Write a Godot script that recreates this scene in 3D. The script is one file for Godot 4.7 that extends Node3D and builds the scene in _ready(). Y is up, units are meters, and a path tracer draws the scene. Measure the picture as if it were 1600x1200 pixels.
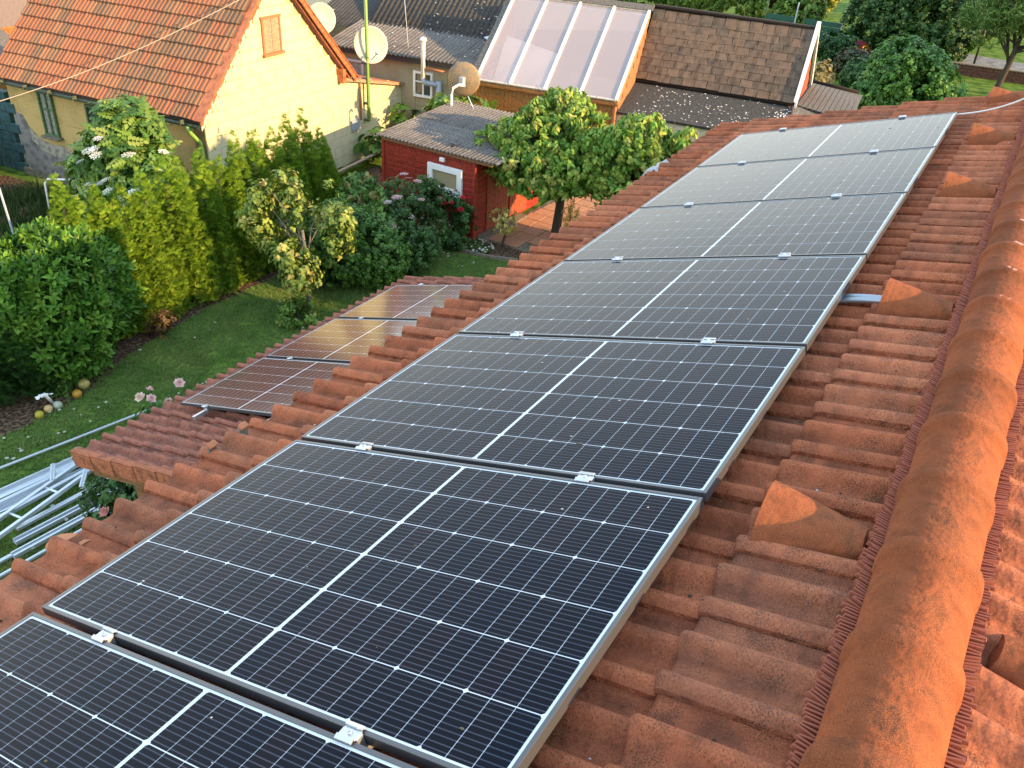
extends Node3D
# A hillside garden seen over a tiled roof with solar panels, low evening sun.

const SLOPE := 0.29671          # 17 degrees
const EAVE_Y := 5.5             # height of the lower edge of the upper row of panels
const CW := 1.134               # panel width along the ridge
const CL := 1.77                # panel length up the slope
const PITCH := 1.159            # spacing of panels along the ridge
var cs := cos(SLOPE)
var sn := sin(SLOPE)
var M := {}
var T := {}
var taken := {}
var R := RandomNumberGenerator.new()

# ------------------------------------------------------------------ helpers
func lin(r: float, g: float, b: float) -> Color:
	return Color(r, g, b).linear_to_srgb()

func mat(key: String, c: Color, rough := 0.8, o := {}) -> StandardMaterial3D:
	var m := StandardMaterial3D.new()
	m.resource_name = key
	m.albedo_color = c
	m.roughness = rough
	m.metallic_specular = o.get("spec", 0.5)
	m.metallic = o.get("metal", 0.0)
	if o.has("tex"):
		m.albedo_texture = o.tex
		m.uv1_scale = Vector3.ONE * o.get("scale", 1.0)
		if not o.get("uv", false):
			m.uv1_triplanar = true
			m.uv1_world_triplanar = o.get("world", true)
		if o.has("uvs"): m.uv1_scale = o.uvs
	if o.has("norm"):
		m.normal_enabled = true
		m.normal_texture = o.norm
		m.normal_scale = o.get("nscale", 1.0)
	if o.get("vc", false): m.vertex_color_use_as_albedo = true
	if o.has("back"):
		m.backlight_enabled = true
		m.backlight = o.back
	m.cull_mode = BaseMaterial3D.CULL_DISABLED
	M[key] = m
	return m

func noise_img(size: int, freq: float, sd: int, oct := 4) -> Image:
	var n := FastNoiseLite.new()
	n.seed = sd; n.frequency = freq
	n.noise_type = FastNoiseLite.TYPE_SIMPLEX_SMOOTH
	n.fractal_octaves = oct
	var im := n.get_seamless_image(size, size)
	im.convert(Image.FORMAT_RGBA8)
	return im

# colour texture: base linear colour ramp through two noises plus spots
func ramp_tex(size: int, sd: int, f1: float, f2: float, cols: Array, spot: Color, spot_at: float, contrast := 1.6, f3 := 0.12) -> ImageTexture:
	var a := noise_img(size, f1, sd).get_data()
	var b := noise_img(size, f2, sd + 7, 3).get_data()
	var c := noise_img(size, f3, sd + 13, 2).get_data()
	var out := PackedByteArray()
	out.resize(size * size * 4)
	var n := cols.size() - 1
	for i in size * size:
		var v: float = clampf((a[i * 4] / 255.0 - 0.5) * contrast + 0.5 + (b[i * 4] / 255.0 - 0.5) * 0.7, 0.0, 0.999) * n
		var k := int(v)
		var col: Color = cols[k].lerp(cols[k + 1], v - k)
		var s: float = c[i * 4] / 255.0 + (a[i * 4] / 255.0 - 0.5) * 0.7
		if s > spot_at: col = col.lerp(spot, clampf((s - spot_at) * 9.0, 0.0, 1.0) * spot.a)
		out[i * 4] = int(clampf(col.r, 0, 1) * 255); out[i * 4 + 1] = int(clampf(col.g, 0, 1) * 255); out[i * 4 + 2] = int(clampf(col.b, 0, 1) * 255); out[i * 4 + 3] = 255
	return ImageTexture.create_from_image(Image.create_from_data(size, size, false, Image.FORMAT_RGBA8, out))

func bump_tex(size: int, freq: float, sd: int, amount := 4.0) -> ImageTexture:
	var im := noise_img(size, freq, sd, 4)
	im.bump_map_to_normal_map(amount)
	return ImageTexture.create_from_image(im)

func numbered(parent: Node, called: String) -> String:
	var k := str(parent.get_instance_id()) + called
	taken[k] = taken.get(k, -1) + 1
	return called if taken[k] == 0 else "%s_%03d" % [called, taken[k]]

func tag(o: Node, label: String, category: String, group := "", kind := "") -> Node:
	if label: o.set_meta("label", label)
	if category: o.set_meta("category", category)
	if group: o.set_meta("group", group)
	if kind: o.set_meta("kind", kind)
	return o

func thing(called: String, label: String, category: String, at := Vector3.ZERO, yaw := 0.0, group := "") -> Node3D:
	var o := Node3D.new()
	o.name = numbered(self, called)
	add_child(o, true)
	o.transform = Transform3D(Basis(Vector3.UP, yaw), at)
	tag(o, label, category, group)
	return o

func put(parent: Node, called: String, mesh: Mesh, m: Material, xf := Transform3D.IDENTITY, kind := "") -> MeshInstance3D:
	var i := MeshInstance3D.new()
	i.name = numbered(parent, called)
	i.mesh = mesh
	i.material_override = m
	i.transform = xf
	if kind: i.set_meta("kind", kind)
	parent.add_child(i, true)
	return i

func many(parent: Node, called: String, mesh: Mesh, m: Material, xfs: Array, cols = null, kind := "stuff") -> MultiMeshInstance3D:
	var mm := MultiMesh.new()
	mm.transform_format = MultiMesh.TRANSFORM_3D
	mm.use_colors = cols != null
	mm.mesh = mesh
	mm.instance_count = xfs.size()
	for i in xfs.size():
		mm.set_instance_transform(i, xfs[i])
		if cols != null: mm.set_instance_color(i, cols[i])
	var o := MultiMeshInstance3D.new()
	o.name = numbered(parent, called)
	o.multimesh = mm
	o.material_override = m
	if kind: o.set_meta("kind", kind)
	parent.add_child(o, true)
	return o

func st(smooth := false) -> SurfaceTool:
	var s := SurfaceTool.new()
	s.begin(Mesh.PRIMITIVE_TRIANGLES)
	s.set_smooth_group(0 if smooth else -1)
	return s

func done(s: SurfaceTool, smooth := false) -> ArrayMesh:
	if smooth: s.generate_normals()
	return s.commit()

func tri(s: SurfaceTool, a: Vector3, b: Vector3, c: Vector3) -> void:   # counter-clockwise seen from outside
	s.add_vertex(a); s.add_vertex(c); s.add_vertex(b)

func quad(s: SurfaceTool, a: Vector3, b: Vector3, c: Vector3, d: Vector3) -> void:
	tri(s, a, b, c); tri(s, a, c, d)

func quad_uv(s: SurfaceTool, a: Vector3, b: Vector3, c: Vector3, d: Vector3) -> void:
	var p := [a, b, c, d]
	var u := [Vector2(0, 1), Vector2(1, 1), Vector2(1, 0), Vector2(0, 0)]
	for k in [0, 2, 1, 0, 3, 2]:
		s.set_uv(u[k]); s.add_vertex(p[k])

func box_to(s: SurfaceTool, c: Vector3, d: Vector3, b := Basis.IDENTITY, bev := 0.0) -> void:
	var h := d * 0.5
	if bev <= 0.0:
		var p := []
		for k in 8: p.append(c + b * Vector3(h.x if k & 1 else -h.x, h.y if k & 2 else -h.y, h.z if k & 4 else -h.z))
		for f in [[4, 5, 7, 6], [1, 0, 2, 3], [5, 1, 3, 7], [0, 4, 6, 2], [6, 7, 3, 2], [0, 1, 5, 4]]: quad(s, p[f[0]], p[f[1]], p[f[2]], p[f[3]])
		return
	# chamfered: three inset boxes hulled; faces, edge strips and corners
	for ax in 3:
		for sg in [-1.0, 1.0]:
			var u := (ax + 1) % 3
			var v := (ax + 2) % 3
			var q := []
			for e in [[-1, -1], [1, -1], [1, 1], [-1, 1]]:
				var w := Vector3.ZERO
				w[ax] = sg * h[ax]; w[u] = e[0] * (h[u] - bev); w[v] = e[1] * (h[v] - bev)
				q.append(c + b * w)
			if sg > 0: quad(s, q[0], q[1], q[2], q[3])
			else: quad(s, q[3], q[2], q[1], q[0])
	for ax in 3:
		var u := (ax + 1) % 3
		var v := (ax + 2) % 3
		for su in [-1.0, 1.0]:
			for sv in [-1.0, 1.0]:
				var q := []
				for e in [[-1, 0], [1, 0], [1, 1], [-1, 1]]:
					var w := Vector3.ZERO
					w[ax] = e[0] * (h[ax] - bev)
					w[u] = su * (h[u] - (bev if e[1] else 0.0)); w[v] = sv * (h[v] - (0.0 if e[1] else bev))
					q.append(c + b * w)
				if su * sv > 0: quad(s, q[0], q[1], q[2], q[3])
				else: quad(s, q[3], q[2], q[1], q[0])
	for k in 8:
		var g := Vector3(1 if k & 1 else -1, 1 if k & 2 else -1, 1 if k & 4 else -1)
		var a := c + b * (g * (h - Vector3(0, bev, bev)))
		var e := c + b * (g * (h - Vector3(bev, 0, bev)))
		var f := c + b * (g * (h - Vector3(bev, bev, 0)))
		if g.x * g.y * g.z > 0: tri(s, a, e, f)
		else: tri(s, a, f, e)

func box_mesh(d: Vector3, bev := 0.0, c := Vector3.ZERO) -> ArrayMesh:
	var s := st()
	box_to(s, c, d, Basis.IDENTITY, bev)
	return s.commit()

func box(parent: Node, called: String, m: Material, c: Vector3, d: Vector3, b := Basis.IDENTITY, bev := 0.0) -> MeshInstance3D:
	return put(parent, called, box_mesh(d, bev), m, Transform3D(b, c))

func frame_of(dir: Vector3) -> Basis:   # z along dir
	var z := dir.normalized()
	var x := (Vector3.UP if absf(z.y) < 0.95 else Vector3.RIGHT).cross(z).normalized()
	return Basis(x, z.cross(x), z)

func tube_to(s: SurfaceTool, pts: Array, rad, n := 8, cap := true) -> void:
	var rings := []
	for i in pts.size():
		var d: Vector3 = pts[mini(i + 1, pts.size() - 1)] - pts[maxi(i - 1, 0)]
		var b := frame_of(d)
		var r: float = rad[i] if rad is Array else rad
		var ring := []
		for k in n: ring.append(pts[i] + b.x * cos(TAU * k / n) * r + b.y * sin(TAU * k / n) * r)
		rings.append(ring)
	for i in pts.size() - 1:
		for k in n:
			var l := (k + 1) % n
			quad(s, rings[i][k], rings[i][l], rings[i + 1][l], rings[i + 1][k])
	if cap:
		for k in range(1, n - 1):
			tri(s, rings[0][0], rings[0][k + 1], rings[0][k])
			tri(s, rings[-1][0], rings[-1][k], rings[-1][k + 1])

func tube(pts: Array, rad, n := 8) -> ArrayMesh:
	var s := st(true)
	tube_to(s, pts, rad, n)
	return done(s, true)

func lathe(profile: Array, n := 16) -> ArrayMesh:   # Vector2(radius, y) from bottom up
	var s := st(true)
	for i in profile.size() - 1:
		for k in n:
			var a := TAU * k / n
			var b := TAU * (k + 1) / n
			var p: Vector2 = profile[i]
			var q: Vector2 = profile[i + 1]
			quad(s, Vector3(p.x * cos(b), p.y, p.x * sin(b)), Vector3(p.x * cos(a), p.y, p.x * sin(a)), Vector3(q.x * cos(a), q.y, q.x * sin(a)), Vector3(q.x * cos(b), q.y, q.x * sin(b)))
	return done(s, true)

# slab with thickness between four corners (counter-clockwise from outside)
func slab(a: Vector3, b: Vector3, c: Vector3, d: Vector3, t: float) -> ArrayMesh:
	var s := st()
	var n := (b - a).cross(d - a).normalized() * t
	quad(s, a, b, c, d); quad(s, d - n, c - n, b - n, a - n)
	quad(s, a - n, b - n, b, a); quad(s, b - n, c - n, c, b); quad(s, c - n, d - n, d, c); quad(s, d - n, a - n, a, d)
	return s.commit()

func poly_slab(pts: Array, t: float) -> ArrayMesh:   # convex polygon, counter-clockwise from outside
	var s := st()
	var n: Vector3 = (pts[1] - pts[0]).cross(pts[2] - pts[0]).normalized() * t
	for k in range(1, pts.size() - 1):
		tri(s, pts[0], pts[k], pts[k + 1]); tri(s, pts[0] - n, pts[k + 1] - n, pts[k] - n)
	for k in pts.size():
		var l := (k + 1) % pts.size()
		quad(s, pts[k] - n, pts[l] - n, pts[l], pts[k])
	return s.commit()

func slope_frame(p: Vector3, along: Vector3, up: Vector3) -> Transform3D:   # local x up the slope, y out of it, z along
	var x := up.normalized()
	var z := (along - x * along.dot(x)).normalized()
	return Transform3D(Basis(x, z.cross(x), z), p)

func sag(u: float) -> float:
	return 0.003 * (u - 3.0) * (u - 3.0)

func RP(x: float, u: float, z := 0.0) -> Vector3:   # point over the upper roof: x up the slope, u along the ridge, z out of it
	var h := z + sag(u)
	return Vector3(x * cs - h * sn, EAVE_Y + x * sn + h * cs, -u)

func RX(x: float, u: float, z := 0.0) -> Transform3D:
	return Transform3D(Basis(Vector3(cs, sn, 0), Vector3(-sn, cs, 0), Vector3(0, 0, 1)), RP(x, u, z))

# ------------------------------------------------------------------ foliage
func leaf_to(s: SurfaceTool, at: Vector3, b: Basis, l: float, w: float, droop := 0.12) -> void:   # grows along b.z, faces b.y
	var m0 := at
	var m1 := at + b * Vector3(0, 0.02 * l, 0.4 * l)
	var m2 := at + b * Vector3(0, -droop * 0.4 * l, 0.75 * l)
	var tip := at + b * Vector3(0, -droop * l, l)
	for sg in [-1.0, 1.0]:
		var e1 := at + b * Vector3(sg * w, 0.1 * w, 0.35 * l)
		var e2 := at + b * Vector3(sg * w * 0.8, -droop * 0.3 * l + 0.1 * w, 0.7 * l)
		if sg > 0:
			tri(s, m0, m1, e1); quad(s, e1, m1, m2, e2); tri(s, e2, m2, tip)
		else:
			tri(s, m0, e1, m1); quad(s, m1, e1, e2, m2); tri(s, m2, e2, tip)

func sprig(kind: String, sd: int) -> ArrayMesh:
	R.seed = sd
	var s := st()
	match kind:
		"drop":     # hanging pointed leaves (cherry)
			for k in 7:
				var a := k * 2.4 + R.randf() * 0.5
				var b := Basis(Vector3.UP, a) * Basis(Vector3.RIGHT, R.randf_range(0.4, 1.15))
				leaf_to(s, Vector3(0, 0.08 * k - 0.25, 0), b, R.randf_range(0.55, 0.85), 0.17, 0.25)
		"round":    # small oval leaves round a twig
			for k in 8:
				var a := k * 2.4 + R.randf() * 0.6
				var b := Basis(Vector3.UP, a) * Basis(Vector3.RIGHT, R.randf_range(-0.5, 0.5))
				leaf_to(s, Vector3(0, 0.13 * k - 0.4, 0), b, R.randf_range(0.35, 0.55), 0.17, 0.05)
		"laurel":   # rosette of long glossy leaves pointing up and out
			for k in 9:
				var a := k * 2.4
				var b := Basis(Vector3.UP, a + R.randf() * 0.5) * Basis(Vector3.RIGHT, lerpf(0.15, -1.15, k / 8.0) + R.randf_range(-0.2, 0.2))
				leaf_to(s, Vector3(0, 0.11 * k - 0.5, 0), b, R.randf_range(0.6, 0.95), 0.16, R.randf_range(-0.05, 0.15))
		"scale":    # flat upright fan of scaly shoots (thuja)
			for k in 13:
				var a := (k - 6) * 0.19 + R.randf_range(-0.1, 0.1)
				var b := Basis(Vector3.BACK, a) * Basis(Vector3.RIGHT, -PI / 2 + R.randf_range(-0.25, 0.25))
				var l := R.randf_range(0.6, 1.0)
				var o := Vector3(0, -0.35, 0)
				var p := o + b * Vector3(0.04, 0, l * 0.6)
				var q := o + b * Vector3(-0.04, 0, l * 0.5)
				quad(s, o, p, o + b * Vector3(0, 0, l), q)
		"pinnate":  # compound leaf (elder, sumac)
			for k in 4:
				for sg in [-1.0, 1.0]:
					var b := Basis(Vector3.UP, sg * 1.05) * Basis(Vector3.RIGHT, 0.15)
					leaf_to(s, Vector3(0, -0.03 * k, 0.2 * k), b, 0.42 - 0.05 * k, 0.1, 0.12)
			leaf_to(s, Vector3(0, -0.12, 0.72), Basis(Vector3.RIGHT, 0.2), 0.38, 0.1, 0.15)
		"willow":   # narrow hanging leaves
			for k in 9:
				var b := Basis(Vector3.UP, k * 2.4) * Basis(Vector3.RIGHT, R.randf_range(0.7, 1.3))
				leaf_to(s, Vector3(0, 0.5 - 0.13 * k, 0), b, 0.6, 0.06, 0.2)
		"palm":     # big lobed leaf (squash)
			for k in 5:
				leaf_to(s, Vector3.ZERO, Basis(Vector3.UP, (k - 2) * 0.62) * Basis(Vector3.RIGHT, 0.1), 0.95 - 0.12 * absf(k - 2), 0.3, 0.2)
		"grass":
			for k in 7:
				var a := R.randf() * TAU
				var o := Vector3(cos(a), 0, sin(a)) * R.randf() * 0.5
				var lean := Vector3(R.randf_range(-0.5, 0.5), 0, R.randf_range(-0.5, 0.5))
				var h := R.randf_range(0.6, 1.0)
				var w := Vector3(cos(a * 3.0), 0, sin(a * 3.0)) * 0.06
				quad(s, o - w, o + w, o + w * 0.7 + lean * 0.4 * h + Vector3(0, h * 0.6, 0), o - w * 0.7 + lean * 0.4 * h + Vector3(0, h * 0.6, 0))
				tri(s, o - w * 0.7 + lean * 0.4 * h + Vector3(0, h * 0.6, 0), o + w * 0.7 + lean * 0.4 * h + Vector3(0, h * 0.6, 0), o + lean * h + Vector3(0, h, 0))
		"bloom":    # rose-like flower of overlapping petals
			for r in 4:
				for k in 6:
					var b := Basis(Vector3.UP, k * TAU / 6 + r * 0.5 + R.randf() * 0.3) * Basis(Vector3.RIGHT, 0.1 - 0.42 * r + R.randf_range(-0.15, 0.15))
					leaf_to(s, Vector3(0, 0.07 * r, 0), b, 0.56 - 0.09 * r, 0.27 - 0.045 * r, -0.3)
		"umbel":    # flat cluster of tiny flowers
			for k in 26:
				var a := k * 2.4
				var r := sqrt(k / 26.0) * 0.5
				var o := Vector3(cos(a) * r, -r * r * 0.35 + R.randf() * 0.05, sin(a) * r)
				quad(s, o + Vector3(-0.07, 0, -0.07), o + Vector3(-0.07, 0.02, 0.07), o + Vector3(0.07, 0, 0.07), o + Vector3(0.07, 0.03, -0.07))
	return s.commit()

var gap := FastNoiseLite.new()
# lobes: [centre, radii, weight]; leaves lie near the lobes' surfaces, thinned by noise into clumps
func leaves(parent: Node, called: String, kind: String, lobes: Array, n: int, size: Vector2, cols: Array, sd: int, o := {}) -> MultiMeshInstance3D:
	var key := "sprig_" + kind
	if not T.has(key): T[key] = sprig(kind, 11)
	R.seed = sd
	gap.seed = sd; gap.frequency = o.get("freq", 1.3); gap.fractal_octaves = 2
	var total := 0.0
	for l in lobes: total += l[1].x * l[1].y + l[1].y * l[1].z
	var xs := []
	var cl := []
	var upright: float = o.get("up", 0.4)
	var deep: float = o.get("deep", 0.55)
	var thin: float = o.get("thin", -0.25)
	var floor_y: float = o.get("floor", -100.0)
	for l in lobes:
		var m := int(n * (l[1].x * l[1].y + l[1].y * l[1].z) / total)
		for k in m:
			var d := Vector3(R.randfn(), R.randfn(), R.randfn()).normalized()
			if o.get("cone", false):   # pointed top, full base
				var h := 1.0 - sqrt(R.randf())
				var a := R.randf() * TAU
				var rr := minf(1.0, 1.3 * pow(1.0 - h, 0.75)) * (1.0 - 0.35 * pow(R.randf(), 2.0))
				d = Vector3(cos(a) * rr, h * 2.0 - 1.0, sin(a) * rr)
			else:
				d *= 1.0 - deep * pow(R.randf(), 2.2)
			var p: Vector3 = l[0] + d * l[1]
			if gap.get_noise_3dv(p + parent.position) < thin or p.y < floor_y: continue
			if o.has("keep") and not o.keep.call(p): continue
			var out: Vector3 = (d * Vector3(1, o.get("flat", 1.0), 1)).normalized()
			var y: Vector3 = (out * (1.0 - upright) + Vector3.UP * upright + Vector3(R.randfn(), R.randfn(), R.randfn()) * o.get("mess", 0.35)).normalized()
			var b := frame_of(y)
			b = Basis(b.x, b.z, -b.y) if kind != "scale" else Basis(b.x, b.z, -b.y)
			b = b * Basis(Vector3.UP, R.randf() * TAU)
			if kind == "scale":       # fans stand upright, edge-on to random sides
				var face := Vector3(out.x, 0, out.z).normalized().rotated(Vector3.UP, R.randfn() * 0.7)
				var yy := (Vector3.UP * 0.8 + out * 0.55 + Vector3(R.randfn(), R.randfn(), R.randfn()) * 0.25).normalized()
				var xx := yy.cross(face).normalized()
				b = Basis(xx, yy, xx.cross(yy))
			var sz := R.randf_range(size.x, size.y)
			xs.append(Transform3D(b.scaled_local(Vector3.ONE * sz), p))
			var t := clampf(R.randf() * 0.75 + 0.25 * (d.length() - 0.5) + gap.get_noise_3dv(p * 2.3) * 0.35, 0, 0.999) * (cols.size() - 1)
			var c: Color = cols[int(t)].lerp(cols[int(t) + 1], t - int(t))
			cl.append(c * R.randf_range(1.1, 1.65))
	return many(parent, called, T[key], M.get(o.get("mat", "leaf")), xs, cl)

func limbs(parent: Node, called: String, base: Vector3, top: Vector3, r0: float, tips: Array, m: Material, fork := 0.55) -> void:
	var s := st(true)
	var mid := base.lerp(top, 0.5) + Vector3(0.04, 0, -0.03)
	tube_to(s, [base + Vector3(0, -0.1, 0), base + Vector3(0, 0.12, 0), mid, top], [r0 * 1.45, r0 * 1.05, r0 * 0.85, r0 * 0.55], 9)
	for t in tips:
		var f: Vector3 = base.lerp(top, R.randf_range(fork, 0.98))
		var c: Vector3 = f.lerp(t, 0.5) + Vector3(0, 0.12 * f.distance_to(t), 0)
		tube_to(s, [f, c, t], [r0 * 0.42, r0 * 0.28, r0 * 0.08], 6)
		for q in 3:
			var g: Vector3 = c.lerp(t, R.randf_range(0.1, 0.7))
			tube_to(s, [g, g + Vector3(R.randfn(), absf(R.randfn()), R.randfn()) * 0.22 * f.distance_to(t)], [r0 * 0.14, r0 * 0.04], 5)
	put(parent, called, done(s, true), m)

# a plant: label, base, lobes relative to base, leaf kind ...
func plant(called: String, label: String, cat: String, at: Vector3, kind: String, lobes: Array, n: int, size: Vector2, cols: Array, sd: int, o := {}) -> Node3D:
	var t := thing(called, label, cat, at, 0.0, o.get("group", ""))
	var tips := []
	R.seed = sd + 5
	for l in lobes:
		for q in o.get("tips", 3): tips.append(l[0] + Vector3(R.randf_range(-0.7, 0.7), R.randf_range(-0.2, 0.8), R.randf_range(-0.7, 0.7)) * l[1])
	var th: float = o.get("trunk_h", lobes[0][0].y)
	limbs(t, o.get("wood", "stem"), Vector3.ZERO, Vector3(o.get("lean", 0.0), th, 0), o.get("trunk_r", 0.03), tips, M[o.get("bark", "bark")], o.get("fork", 0.4))
	leaves(t, o.get("crown", "foliage"), kind, lobes, n, size, cols, sd, o)
	return t

func _ready() -> void:
	setup_view()
	setup_materials()
	build_ground()
	build_main_house()
	build_panels()
	build_annex()
	build_yellow_house()
	build_shed()
	build_back_buildings()
	build_garden_plants()
	build_garden_things()
	build_far_garden()

# ------------------------------------------------------------------ camera, sky, sun, exposure
func setup_view() -> void:
	var cam := Camera3D.new()
	cam.name = "camera"
	cam.fov = 48.891
	cam.near = 0.05; cam.far = 1200.0
	add_child(cam)
	cam.transform = Transform3D(Basis(Vector3(0.851766, 0.059733, -0.520507), Vector3(-0.32261, 0.842594, -0.431229), Vector3(0.412817, 0.535227, 0.736963)).orthonormalized(), Vector3(2.138955, 7.640098, 0.890906))
	cam.current = true
	var sky_m := ProceduralSkyMaterial.new()
	sky_m.sky_top_color = Color(0.46, 0.54, 0.62)
	sky_m.sky_horizon_color = Color(0.79, 0.79, 0.745)
	sky_m.sky_curve = 0.22
	sky_m.sky_energy_multiplier = 1.55
	sky_m.ground_bottom_color = Color(0.16, 0.17, 0.12)
	sky_m.ground_horizon_color = Color(0.5, 0.5, 0.42)
	sky_m.sun_angle_max = 45.0
	sky_m.sun_curve = 0.12
	var sky := Sky.new()
	sky.sky_material = sky_m
	var env := Environment.new()
	env.background_mode = Environment.BG_SKY
	env.sky = sky
	env.ambient_light_source = Environment.AMBIENT_SOURCE_SKY
	env.tonemap_mode = Environment.TONE_MAPPER_LINEAR
	env.tonemap_exposure = 2.3
	env.sdfgi_enabled = true
	env.ssao_enabled = true
	env.ssil_enabled = true
	var we := WorldEnvironment.new()
	we.name = "world_environment"
	we.environment = env
	add_child(we)
	var sun := DirectionalLight3D.new()
	sun.name = "sun"
	sun.light_color = Color(1.0, 0.83, 0.58)
	sun.light_energy = 1.5
	sun.light_angular_distance = 0.5
	sun.shadow_enabled = true
	add_child(sun)
	var el := deg_to_rad(19.3)
	var az := deg_to_rad(5.0)
	var to_sun := Vector3(cos(el) * cos(az), sin(el), -cos(el) * sin(az))
	sun.transform = Transform3D(Basis.looking_at(-to_sun, Vector3.UP), to_sun * 60.0)

# ------------------------------------------------------------------ materials
func setup_materials() -> void:
	T.grain = bump_tex(256, 0.11, 3, 3.0)
	T.lump = bump_tex(256, 0.03, 4, 3.0)
	# orange roof clay with grey-black algae
	T.clay = ramp_tex(768, 21, 0.006, 0.22, [Color(0.50, 0.34, 0.27), Color(0.66, 0.43, 0.33), Color(0.76, 0.49, 0.36), Color(0.80, 0.52, 0.38), Color(0.69, 0.45, 0.34)], Color(0.29, 0.25, 0.23, 0.85), 0.64, 1.6, 0.3)
	T.cap = ramp_tex(768, 22, 0.008, 0.24, [Color(0.50, 0.31, 0.22), Color(0.62, 0.38, 0.26), Color(0.70, 0.43, 0.29), Color(0.73, 0.46, 0.31)], Color(0.26, 0.20, 0.17, 0.75), 0.60, 1.6, 0.34)
	T.oldclay = ramp_tex(512, 23, 0.008, 0.06, [Color(0.46, 0.34, 0.30), Color(0.60, 0.42, 0.36), Color(0.68, 0.46, 0.38), Color(0.56, 0.41, 0.36)], Color(0.38, 0.33, 0.30, 0.7), 0.62, 1.6, 0.12)
	T.plaster = ramp_tex(512, 24, 0.006, 0.09, [Color(0.84, 0.80, 0.68), Color(0.93, 0.89, 0.77), Color(0.97, 0.93, 0.81)], Color(0.72, 0.68, 0.58, 0.5), 0.74, 1.3)
	T.grey = ramp_tex(512, 25, 0.008, 0.09, [Color(0.52, 0.51, 0.50), Color(0.72, 0.71, 0.69), Color(0.88, 0.87, 0.85)], Color(0.40, 0.38, 0.36, 0.6), 0.72, 1.5)
	T.wood = ramp_tex(512, 26, 0.012, 0.12, [Color(0.62, 0.58, 0.55), Color(0.85, 0.82, 0.78), Color(1, 0.97, 0.93)], Color(0.45, 0.42, 0.4, 0.6), 0.7, 1.6)
	T.soil = ramp_tex(512, 27, 0.02, 0.15, [Color(0.20, 0.15, 0.12), Color(0.31, 0.24, 0.19), Color(0.42, 0.33, 0.26)], Color(0.5, 0.44, 0.36, 0.8), 0.72, 1.7)
	T.lawn = ramp_tex(768, 28, 0.006, 0.12, [Color(0.25, 0.32, 0.13), Color(0.31, 0.40, 0.16), Color(0.37, 0.46, 0.19), Color(0.42, 0.48, 0.22)], Color(0.42, 0.40, 0.22, 0.5), 0.74, 1.5)
	T.streak = ramp_tex(512, 29, 0.02, 0.14, [Color(0.50, 0.49, 0.48), Color(0.72, 0.71, 0.70), Color(0.92, 0.91, 0.90)], Color(0.95, 0.94, 0.92, 0.5), 0.8, 1.5)
	var w := Color(1, 1, 1)
	mat("clay", Color(0.92, 0.85, 0.82), 0.92, {vc = true, tex = T.clay, scale = 0.8, norm = T.grain, nscale = 0.7, spec = 0.3})
	mat("clay_lower", Color(0.97, 0.88, 0.85), 0.92, {vc = true, tex = T.oldclay, scale = 0.7, norm = T.grain, nscale = 0.6, spec = 0.3})
	for k in 5: mat("clay_%d" % k, [Color(0.89, 0.82, 0.78), Color(0.80, 0.75, 0.73), Color(0.95, 0.83, 0.76), Color(0.86, 0.74, 0.67), Color(0.97, 0.90, 0.86)][k].lightened(0.18), 0.92, {vc = true, tex = T.clay, scale = 0.8, norm = T.grain, nscale = 0.7, spec = 0.3})
	mat("clay_cap", Color(0.90, 0.84, 0.80), 0.95, {tex = T.cap, scale = 1.3, norm = T.grain, nscale = 0.4, spec = 0.25, vc = true})
	for k in 3: mat("clay_cap_%d" % k, [Color(0.90, 0.84, 0.80), Color(0.84, 0.78, 0.74), Color(0.94, 0.86, 0.80)][k], 0.95, {tex = T.cap, scale = 1.3, norm = T.grain, nscale = 0.5, spec = 0.25, vc = true})
	mat("clay_new", lin(0.52, 0.20, 0.11), 0.75, {norm = T.lump, tex = T.plaster, scale = 2.0})
	mat("comb", lin(0.30, 0.085, 0.045), 0.8)
	mat("clip", lin(0.42, 0.16, 0.09), 0.5)
	mat("underlay", lin(0.06, 0.04, 0.03), 1.0)
	# panels
	var im := Image.create(96, 64, false, Image.FORMAT_RGBA8)
	im.fill(Color(0.052, 0.058, 0.095))
	for y in 64:
		for x in 96:
			var v := 0.004 * sin(x * 12.9898 + y * 78.233) + (0.006 if x % 4 == 0 else 0.0)
			var c := Color(0.068 + v, 0.073 + v, 0.100 + v)
			im.set_pixel(x, y, c)
	for k in 10:
		var yy := int((k + 0.5) * 6.4)
		for x in 96: im.set_pixel(x, yy, Color(0.30, 0.31, 0.35))
		for x in [0, 1, 94, 95]: im.set_pixel(x, yy, Color(0.55, 0.56, 0.6))
	T.cell = ImageTexture.create_from_image(im)
	for k in 3:
		mat("solar_cell_%d" % k, [Color(0.98, 0.98, 1.0), Color(1.06, 0.98, 1.0), Color(0.9, 0.95, 1.0)][k], 0.10, {tex = T.cell, uv = true, spec = 0.17})
		mat("plain_solar_cell_%d" % k, Color(1, 1, 1), 0.13, {tex = T.cell, uv = true, spec = 0.75})
	mat("backsheet", lin(0.60, 0.63, 0.66), 0.10, {spec = 0.17})
	mat("plain_backsheet", lin(0.80, 0.82, 0.84), 0.13, {spec = 0.75})
	mat("frame", lin(0.05, 0.05, 0.055), 0.34, {metal = 0.0, spec = 0.6})
	mat("aluminium", lin(0.55, 0.57, 0.60), 0.38, {metal = 0.85, spec = 0.5})
	mat("alu_dull", lin(0.62, 0.65, 0.68), 0.42, {metal = 0.7, norm = T.lump, nscale = 0.15})
	mat("hose", lin(0.34, 0.37, 0.41), 0.38, {metal = 0.6})
	mat("gutter_dark", lin(0.045, 0.045, 0.048), 0.55)
	mat("cable", lin(0.62, 0.60, 0.56), 0.6)
	mat("old_cable", lin(0.42, 0.33, 0.24), 0.7)
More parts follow.
